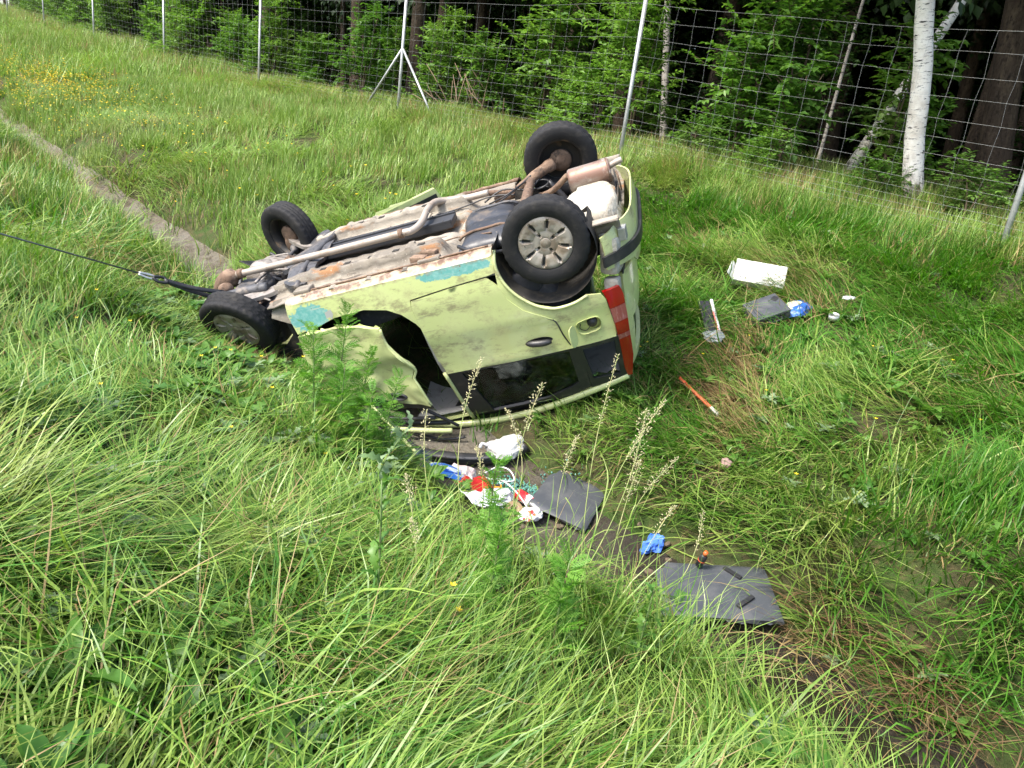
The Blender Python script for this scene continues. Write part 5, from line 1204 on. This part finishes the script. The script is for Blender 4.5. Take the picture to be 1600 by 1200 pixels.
UPRIGHT = [(.10, 2.45, .55, .75, 1.0), (-.9, 4.05, .35, .3, .6), (-3.3, 4.6, .7, .9, .9), (.75, 3.0, .45, .4, .8), (1.2, 2.7, .4, .3, .8), (-2.2, 2.6, .5, .5, .6)]
TRODDEN = [(-1.5, 4.75, 1.1, .75, .62), (-.55, 4.2, .55, .45, .6), (.1, 3.85, .7, .35, .62), (1.15, 3.35, .55, .35, .62), (1.8, 3.0, .5, .32, .5), (.75, 5.6, .5, .9, .45), (-2.35, 5.6, .6, .6, .6), (-.9, 3.2, .5, .6, .3)]
MATS = [GRASS, GRASS_DK, DRY, RUST, GRASS_FAR, HERB, SILV]
def bank(name, tufts, per, reg, seed, L, W, label, kind, seg=4, rad=.1, matted=.5, clear=True, herbs=0.0, margin=350, dmax=99, channel=False):
    """tufts per square metre, blades per tuft; kind(s,n,x,y,rng) -> material index per tuft"""
    s, n, x, y, z, r, rng = sample(tufts, *reg, seed, 0, dmax, margin)
    ok = np.ones(len(s), bool)
    if not channel: ok &= ~((np.abs(n) < .30) & (rng.uniform(size=len(s)) < np.where(s > 2.2, .74, np.where(s < -2.0, .93, np.where(s < -1.3, .7, .96)))))
    if not channel: ok &= ~((np.abs(n) < .6) & (s > -1.7) & (s < .9) & (rng.uniform(size=len(s)) < .6))
    ok &= ~(footprint(s, n) & (rng.uniform(size=len(s)) < .93))
    if clear:
        for cx, cy_, cr in KEEP_CLEAR: ok &= (x - cx) ** 2 + (y - cy_) ** 2 > cr * cr
    bald = vnoise(x * 2.3 + 3, y * 2.3, 71) * .6 + vnoise(x * 6, y * 6, 72) * .4
    ok &= ~((bald < .38) & (rng.uniform(size=len(s)) < .88))
    s, n, x, y = s[ok], n[ok], x[ok], y[ok]; k = len(s)
    mk = kind(s, n, x, y, rng)
    mt = np.clip((vnoise(x * .75, y * .75, 31) - (1 - matted)) * 5 + .5, 0, 1)          # 0 upright .. 1 flattened
    up_ = np.zeros(k); lowz = np.ones(k)
    for cx, cy_, rx, ry, a_ in UPRIGHT: up_ = np.maximum(up_, a_ * np.exp(-(((x - cx) / rx) ** 2 + ((y - cy_) / ry) ** 2)))
    for cx, cy_, rx, ry, a_ in TRODDEN: lowz = np.minimum(lowz, 1 - a_ * np.exp(-(((x - cx) / rx) ** 4 + ((y - cy_) / ry) ** 4)))
    mt = np.clip(mt * (1 - up_) , 0, 1); mt = np.where(lowz < .7, np.maximum(mt, .75), mt)
    fa = flow_angle(x, y); tl = (.7 + .6 * vnoise(x * 1.1, y * 1.1, 41)) * (1 + .25 * up_) * lowz; tt = rng.uniform(0, 1, k)
    def rep(a): return np.repeat(a, per)
    K = k * per; a = rng.uniform(0, 6.283, K); rr = rad * np.sqrt(rng.uniform(size=K))
    bx = rep(x) + rr * np.cos(a); by = rep(y) + rr * np.sin(a); bz = ground(bx, by)
    m_ = rep(mt); loose = rng.uniform(0, 6.283, K)
    fb = 6.283 * 1.4 * vnoise(x * .7 + 31, y * .7 + 8, 27)
    flow = np.where(rng.uniform(size=K) < .68, rep(fa), rep(fb))
    az = np.where(rng.uniform(size=K) < .30 + .62 * m_, flow + rng.normal(0, .42, K), loose)
    Lb = rng.uniform(L[0], L[1], K) * rep(tl) * (.85 + .45 * m_); Wb = rng.uniform(W[0], W[1], K); Wb = np.where(rng.uniform(size=K) < .09, Wb * 1.75, Wb)
    mi = rep(mk).copy(); stray = rng.uniform(size=K); mi = np.where((stray < .05) & (mi != 3), 2, mi)
    lean = rng.uniform(.03, .5, K) * (1 - m_) + rng.uniform(.75, 1.4, K) * m_
    bend = rng.uniform(.2, 1.2, K) * (1 - m_) + rng.uniform(.3, 1.1, K) * m_
    dr = mi >= 2; dr &= mi <= 3
    Wb = np.where(dr, Wb * .7, Wb); lean = np.where(mi == 3, rng.uniform(.7, 1.4, K), lean)
    tint = np.clip(rep(tt) * .3 + rng.uniform(0, .7, K), 0, 1)
    V, F, MI, H, R_ = blades(bx, by, bz, az, Lb, Wb, lean, bend, tint, mi, seg, rng)
    if herbs:
        q = rng.choice(k, int(k * herbs), replace=False); vs_, fs_, ms_, hs_, rs_ = [V], [F], [MI], [H], [R_]; base = len(V)
        for i in q:
            g, gf, gm = ROS[rng.integers(len(ROS))]; c_, s_ = math.cos(fa[i] * 7), math.sin(fa[i] * 7); sc = rng.uniform(.35, .8)
            vv = np.stack([g[:, 0] * c_ - g[:, 1] * s_, g[:, 0] * s_ + g[:, 1] * c_, g[:, 2]], -1) * sc + [x[i], y[i], gz(x[i], y[i]) + .05]
            vs_.append(vv); fs_.append(gf + base); ms_.append(np.full(len(gf), gm)); hs_.append(np.full(len(g), .6)); rs_.append(np.full(len(g), rng.uniform())); base += len(g)
        V, F, MI, H, R_ = (np.concatenate(t) for t in (vs_, fs_, ms_, hs_, rs_))
    o = link(name, fast_mesh(name, V, F, MATS, MI, {'h': H, 'rnd': R_})); tag(o, label, 'grass', kind='stuff')
    GRASS_TRIS.append((name, len(F)))

def ros_geo(me, gm):
    v = np.zeros(len(me.vertices) * 3, np.float32); me.vertices.foreach_get('co', v)
    me.calc_loop_triangles(); f = np.zeros(len(me.loop_triangles) * 3, np.int32); me.loop_triangles.foreach_get('vertices', f)
    return v.reshape(-1, 3).astype(float), f.reshape(-1, 3), gm
ROS = [ros_geo(rosette(5, HERB, 9, (.10, .2), .17), 5), ros_geo(rosette(6, HERB, 10, (.12, .24), .2, .7, True), 5), ros_geo(rosette(8, HERB, 12, (.06, .13), .3, .8), 5), ros_geo(rosette(7, SILV, 12, (.08, .16), .2, .6, True), 6)]
GRASS_TRIS = []

def build_grass():
    def near(s, n, x, y, rng):
        u = rng.uniform(size=len(s)); dry = vnoise(x * 1.1 + 9, y * 1.1, 51)
        i = np.where(u < .2, 1, 0); i = np.where((u > .955) | ((dry > .78) & (u > .55)), 2, i); return i
    def slope(s, n, x, y, rng):
        u = rng.uniform(size=len(s)); dry = vnoise(x * 1.2, y * 1.2, 52); lush = vnoise(x * .8, y * .8, 53)
        i = np.where(u < .15 + .6 * (lush > .5), 1, 0); i = np.where((u > .95) | ((dry > .72) & (u > .6)), 2, i)
        i = np.where((n > .40) & (n < .62) & (s < -2.2) & (u > .45), 3, i); return np.where((dry > .8) & (u < .4) & (n < 3), 3, i)
    def meadow(s, n, x, y, rng):
        u = rng.uniform(size=len(s)); q = vnoise(x * .5, y * .5, 61); edge = np.clip((n - 4.3) / 1.4, 0, 1)
        i = np.where(u + q * .6 < .70, 0, 4); return np.where(rng.uniform(size=len(s)) < .04 + .22 * edge, 2, i)
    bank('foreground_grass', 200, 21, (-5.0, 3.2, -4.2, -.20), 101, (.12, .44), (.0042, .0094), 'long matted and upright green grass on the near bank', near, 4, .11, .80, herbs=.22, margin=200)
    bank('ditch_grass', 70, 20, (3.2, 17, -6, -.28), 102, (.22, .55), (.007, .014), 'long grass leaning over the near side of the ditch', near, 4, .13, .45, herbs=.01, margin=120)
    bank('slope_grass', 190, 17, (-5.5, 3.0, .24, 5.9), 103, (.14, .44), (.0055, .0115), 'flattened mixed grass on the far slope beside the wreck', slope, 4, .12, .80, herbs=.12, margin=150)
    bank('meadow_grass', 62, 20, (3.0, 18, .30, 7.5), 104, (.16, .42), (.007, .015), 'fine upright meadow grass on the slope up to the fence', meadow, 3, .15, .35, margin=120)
    bank('far_meadow_grass', 12, 26, (18, 62, -7, 7.5), 105, (.3, .65), (.015, .028), 'pale far meadow grass along the fence', meadow, 2, .3, .3, margin=60)
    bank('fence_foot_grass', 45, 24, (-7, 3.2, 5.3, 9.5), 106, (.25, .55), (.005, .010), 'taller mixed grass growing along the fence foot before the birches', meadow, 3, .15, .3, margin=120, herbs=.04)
    bank('channel_straw', 90, 7, (-4.5, 2.0, -.42, .45), 108, (.08, .3), (.003, .006), 'loose straw and thin grass lying over the silted channel', lambda s, n, x, y, rng: np.where(rng.uniform(size=len(s)) < .7, 2, 0), 3, .15, 1.0, clear=True, channel=True)
    print('GRASS', GRASS_TRIS, sum(q[1] for q in GRASS_TRIS))
build_grass()

# ------------------------------------------------------------------ single plants one can pick out
SEED = M('grass_seed_head', (.46, .42, .24), .8, var=((30, (.60, .56, .36), .5, .7),), spec=.2)
STALK = M('grass_stalk_stem', (.27, .33, .10), .6, var=((10, (.40, .38, .17), .45, .65, (1, 1, .3)),))
STEMG = M('weed_stem', (.13, .20, .06), .6, var=((12, (.10, .06, .04), .55, .7, (1, 1, .4)),))
FEATHER = leaf_mat('feathery_leaf', [(.10, .27, .03), (.14, .32, .04), (.19, .37, .06)], .4, .45)
YEL = M('buttercup_petal', (.80, .58, .02), .4, spec=.5)

def stalk(base, tip, seed, dense, label):
    rn = random.Random(seed); B = Vector(base); T = Vector(tip); B.z = gz(B.x, B.y) - .02
    r = empty('grass_stalk', tuple(B)); tag(r, label, 'grass stalk', 'seeding grass stalks')
    d = T - B; L = d.length; side = Vector((d.y, -d.x, 0)).normalized() * rn.uniform(-.12, .12)
    P = [d * u + side * math.sin(u * 3.14) + Vector((0, 0, .06 * math.sin(u * 3.14))) for u in np.linspace(0, 1, 12)]
    tube('stem', P, [.0030 - .0018 * i / 11 for i in range(12)], STALK, r, 5)
    V = []; F = []; n = int(90 * dense * rn.uniform(.6, 1.2)); spread = rn.choice([.1, .3, .6, 1.0])
    for i in range(n):
        u = .68 + .32 * i / n; k = u * 11; a = int(min(10, k)); p = P[a].lerp(P[a + 1], k - a); w = (.012 + .03 * spread) * dense * math.sin((u - .68) / .32 * 2.8 + .3) + .003
        g = (d.normalized() * .9 + Vector((rn.gauss(0, 1), rn.gauss(0, 1), rn.gauss(0, .5))) * .75).normalized()
        q = p + g * w * rn.uniform(.3, 1); e = q + g * rn.uniform(.009, .017); sd_ = g.cross(Vector((rn.gauss(0, 1), rn.gauss(0, 1), 1))).normalized() * .0024; up_ = g.cross(sd_).normalized() * .0024
        b = len(V); m_ = q.lerp(e, .45); V += [tuple(q), tuple(m_ + sd_), tuple(m_ + up_), tuple(m_ - sd_), tuple(m_ - up_), tuple(e), tuple(p), tuple(p + sd_ * .35)]
        F += [(b, b + 1, b + 2), (b, b + 2, b + 3), (b, b + 3, b + 4), (b, b + 4, b + 1), (b + 5, b + 2, b + 1), (b + 5, b + 3, b + 2), (b + 5, b + 4, b + 3), (b + 5, b + 1, b + 4), (b + 6, b + 7, b)]
    obj('seed_head', V, F, SEED, r)
    for j in range(2):
        p = P[3 + 2 * j]; az = rn.uniform(0, 6.28); x_, y_, z_ = B + p
        Vv, Ff, *_ = blades(np.array([x_]), np.array([y_]), np.array([z_ + .02]), np.array([az]), np.array([.25]), np.array([.007]), np.array([.35]), np.array([1.5]), np.array([.5]), np.array([0]), 6, np.random.default_rng(seed), False)
        obj('leaf', Vv - np.array(B), [tuple(q) for q in Ff], GRASS, r, attr={'h': np.full(len(Vv), .5), 'rnd': np.full(len(Vv), .5)})

def pinnate(L, W, pairs, seed):
    """feather leaf: midrib with narrow toothed leaflets"""
    rn = random.Random(seed); V = []; F = []
    def quad(p, q, w):
        d = (q - p); s = Vector((-d.y, d.x, 0)).normalized() * w; m_ = p.lerp(q, .45) + Vector((0, 0, w * .6)); b = len(V)
        V.extend([tuple(p), tuple(m_ + s), tuple(q), tuple(m_ - s)]); F.extend([(b, b + 1, b + 2), (b, b + 2, b + 3)])
    mid = lambda u: Vector((L * u, 0, .10 * L * math.sin(u * 2.6) - .18 * L * u * u))
    for i in range(6): quad(mid(i / 6), mid((i + 1) / 6), .0025)
    for i in range(pairs):
        u = .12 + .86 * i / pairs; w = W * math.sin(min(1, u * 1.05) * math.pi * .92 + .12) + .008
        for sg in (-1, 1):
            p = mid(u); q = p + Vector((w * .55, sg * w, -.15 * w + rn.uniform(-.2, .2) * w)); quad(p, q, .0028 + .05 * w)
            for t in (.4, .7): m_ = p.lerp(q, t); quad(m_, m_ + Vector((w * .45, sg * w * .15, 0)), .0022)
    return V, F

def weed(loc, H, nl, seed, label, mat, lean=(0, 0), L=.2, W=.05, cat='weed', pairs=9, wide=None):
    rn = random.Random(seed); x, y = loc; r = empty('weed', (x, y, gz(x, y) - .02)); tag(r, label, cat)
    P = [Vector((lean[0] * u * u * H, lean[1] * u * u * H, H * u)) for u in np.linspace(0, 1, 9)]
    tube('stem', P, [.0065 - .004 * i / 8 for i in range(9)], STEMG, r, 7)
    ms = []
    for k in range(4):
        v, f = pinnate(L, W, pairs, seed + k) if wide is None else (None, None)
        if wide is not None: me = rosette(seed + k, mat, 1, (L * .95, L * 1.05), wide, .9, True); 
        else: me = me_from('leaf', v, f, mat, True, attr={'h': np.full(len(v), .6), 'rnd': np.full(len(v), .12 * k)})
        ms.append(me)
    for i in range(nl):
        u = .10 + .90 * i / nl; k = u * 8; a = int(min(7, k)); p = P[a].lerp(P[a + 1], k - a); sc = (1.1 - .5 * u) * rn.uniform(.5, 1.25)
        o = link('leaf', rn.choice(ms), r); o.location = p; o.scale = (sc, sc, sc)
        o.rotation_euler = (rn.uniform(-.6, .6), -(.1 + .75 * u + rn.uniform(-.45, .4)), i * 2.4 + rn.uniform(-.9, .9))

def buttercup(x, y, h, label, group=None):
    r = empty('buttercup', (x, y, gz(x, y))); tag(r, label, 'flower', group)
    tube('stem', [(0, 0, 0), (.01, .01, h * .6), (.015, -.01, h)], .0018, STEMG, r, 5)
    for k in range(5):
        a = k * 1.2566; v = [(.015, -.01, h), (.015 + .009 * math.cos(a - .5), -.01 + .009 * math.sin(a - .5), h + .004), (.015 + .015 * math.cos(a), -.01 + .015 * math.sin(a), h + .008), (.015 + .009 * math.cos(a + .5), -.01 + .009 * math.sin(a + .5), h + .004)]
        obj('petal', v, [(0, 1, 2, 3)], YEL, r)

def broad_plant(x, y, n, L, wd, seed, label, rz=0):
    rn = random.Random(seed); r = empty('broadleaf_plant', (x, y, gz(x, y) + .02)); tag(r, label, 'plant')
    ms = [rosette(seed + k, HERB, 1, (L * .9, L * 1.1), wd, .75) for k in range(3)]
    for i in range(n):
        o = link('leaf', rn.choice(ms), r); o.rotation_euler = (rn.uniform(-.1, .1), rn.uniform(-.15, .2), rz + i * 2.2 + rn.uniform(-.5, .5)); s = rn.uniform(.75, 1.15); o.scale = (s, s, s)

def build_plants():
    ST = [((-.07, 2.99), (-.15, 3.31, -1.02), 1.0, 'tall loose panicle rising before the rear door glass'), ((.0, 3.10), (-.01, 3.35, -1.26), .9, 'grass stalk rising in front of the roof rail'),
          ((.13, 3.22), (.15, 3.53, -1.17), .9, 'grass stalk rising under the cracked rear side glass'), ((-.17, 2.95), (-.36, 3.18, -1.25), .7, 'slender stalk rising before the hanging front door tip'),
          ((-.05, 2.97), (-.12, 3.16, -1.39), .9, 'short stalk crossing the red cloth'), ((.37, 2.98), (.62, 3.29, -1.15), 1.1, 'heavy seed stalk leaning out over the orange stick'),
          ((.45, 3.11), (.48, 3.51, -.97), 1.1, 'tallest seed stalk reaching the tail lamp'), ((.39, 2.79), (.66, 3.13, -1.04), .9, 'bent seed stalk leaning past the tail lamp stalk'),
          ((.58, 2.93), (.80, 3.13, -1.53), .8, 'arching seed stalk over the blue rag'), ((-.25, 2.38), (-.30, 2.5, -1.42), .8, 'short stalk among feathery weeds'),
          ((.54, 3.04), (.64, 3.3, -1.41), .9, 'seed stalk leaning over the dark board'), ((-.24, 2.65), (-.38, 2.85, -1.42), .8, 'stalk bowing over the blue printed pack'),
          ((.36, 3.28), (.36, 3.54, -1.42), .9, 'seed stalk between the heap and the dark board'), ((.62, 3.2), (.86, 3.5, -1.45), 1.0, 'drooping pale panicle above the blue rag'),
          ((.70, 3.1), (.98, 3.3, -1.62), .9, 'low drooping panicle beside the moulded panel')]
    for i, (b, t, dn, lb) in enumerate(ST): stalk((b[0], b[1], 0), t, i + 1, dn, lb)
    for k, (x, y, h, nl, lx, lb) in enumerate(((-1.00, 4.18, .78, 90, .04, 'tallest feathery green weed growing against the front door'), (-.86, 4.14, .62, 70, .08, 'feathery weed just beside the tallest one'), (-.70, 4.10, .56, 60, .12, 'feathery weed below the front door handle'),
            (-1.12, 4.12, .62, 70, -.04, 'feathery weed between the front wheel and the tallest weed'), (-.94, 4.02, .50, 60, .02, 'short feathery weed before the tallest one'), (-.78, 3.96, .46, 50, .06, 'short feathery weed before the door handle weed'))):
        weed((x, y), h, nl, k + 1, lb, FEATHER, (lx, .0), .15, .034, pairs=8)
    weed((-.34, 2.15), .66, 30, 4, 'upright weed with a dark stem in the near grass', HERB, (-.04, .05), .13, .05, wide=.13)
    weed((.26, 2.28), .55, 70, 15, 'feathery weed tuft in the middle of the near bank', FEATHER, (.03, .02), .14, .034)
    weed((.02, 2.32), .58, 70, 16, 'fine leaved weed next to the yellow buttercups', FEATHER, (.02, .05), .14, .034)
    weed((.60, 2.42), .50, 26, 7, 'broad toothed weed on the near bank above the water', HERB, (.02, .0), .12, .05, wide=.14)
    weed((-.02, 2.9), .60, 60, 18, 'slim feathery weed below the litter heap', FEATHER, (.0, .02), .13, .03)
    weed((-.62, 3.35), .50, 18, 9, 'grey green toothed weed bending toward the litter', SILV, (.35, .1), .16, .04, wide=.16)
    weed((.98, 3.36), .34, 14, 10, 'small yellowish weed at the corner of the moulded panel', FEATHER, (-.02, -.02), .14, .05)
    weed((2.25, 5.0), .30, 14, 11, 'small leafy weed on the far slope by a bare patch', HERB, (.0, .0), .14, .05, wide=.22)
    weed((2.55, 5.75), .30, 14, 12, 'leafy weed on the far slope below the tin', HERB, (.05, .0), .14, .05, wide=.22)
    broad_plant(-1.27, 1.95, 12, .26, .075, 21, 'broad leaved dock plant in the near grass', .2)
    broad_plant(-1.0, 1.55, 10, .24, .085, 22, 'second dock plant close below the first', 1.2)
    broad_plant(-.88, 1.95, 9, .22, .08, 23, 'dock plant with drooping leaves among flattened grass', 2.2)
    broad_plant(-2.1, 3.0, 9, .22, .08, 24, 'dock plant higher on the near bank', .5)
    broad_plant(2.15, 4.32, 3, .16, .42, 25, 'single round leaved coltsfoot on the far slope', .5)
    broad_plant(2.9, 5.2, 6, .18, .25, 26, 'clover like leafy plant on the far slope', .5)
    for i, (x, y, h) in enumerate(((-.12, 2.25, .33), (-.09, 2.22, .26))): buttercup(x, y, h, ['yellow buttercup above the near grass', 'lower yellow buttercup beside the other'][i])
    rng = np.random.default_rng(5)
    for i in range(34):
        s, n = (rng.uniform(-3, 2.2), rng.uniform(.9, 3.2)) if i < 20 else (rng.uniform(-1, 2), rng.uniform(-2.4, -.8)); x, y = to_xy(s, n)
        if any((x - a) ** 2 + (y - b) ** 2 < .05 for a, b, c in KEEP_CLEAR): continue
        buttercup(float(x), float(y), rng.uniform(.10, .2), 'small yellow buttercup dotted in the grass of the banks', 'buttercups dotted on the banks')
    # masses of buttercups on the meadow
    V = []; F = []
    for i in range(2400):
        q = rng.uniform()
        if q < .5: s, n = rng.normal(16.2, 1.7), abs(rng.normal(.9, .55)) + .35
        elif q < .72: s, n = rng.normal(21, 2.0), rng.normal(1.0, .7)
        elif q < .97: s, n = rng.normal(13.5, 2.5), rng.normal(1.2, .6)
        else: s, n = rng.uniform(3.5, 14), rng.uniform(.5, 2.6)
        if abs(n) < .3: continue
        x, y = to_xy(s, n); z = gz(x, y) + rng.uniform(.28, .5); w = rng.uniform(.012, .020); b = len(V); a = rng.uniform(0, 6.28)
        for k in range(5): V.append((x + w * math.cos(a + k * 1.2566), y + w * math.sin(a + k * 1.2566), z + rng.uniform(-.006, .006)))
        V.append((x, y, z - .008)); F += [(b + k, b + (k + 1) % 5, b + 5) for k in range(5)]
    o = obj('meadow_buttercups', V, F, YEL, None); tag(o, 'drift of yellow buttercups flowering along the far ditch side', 'flowers', kind='stuff')
    # dead brushwood behind the braced post
    r = empty('brushwood_pile', (-1.75, 16.6, gz(-1.75, 16.6))); tag(r, 'heap of dead branches leaning behind the braced post', 'branches'); rn = random.Random(2)
    DEAD = M('dead_branch', (.22, .15, .10), .9)
    for i in range(26):
        a = Vector((rn.uniform(-.5, .9), rn.uniform(-.3, .3), 0)); b = Vector((a.x + rn.uniform(-.8, .3), a.y + rn.uniform(-.3, .3), rn.uniform(.3, 1.1)))
        tube('branch', [a, a.lerp(b, .5) + Vector((0, 0, .06)), b], [.014, .01, .005], DEAD, r, 5)
build_plants()
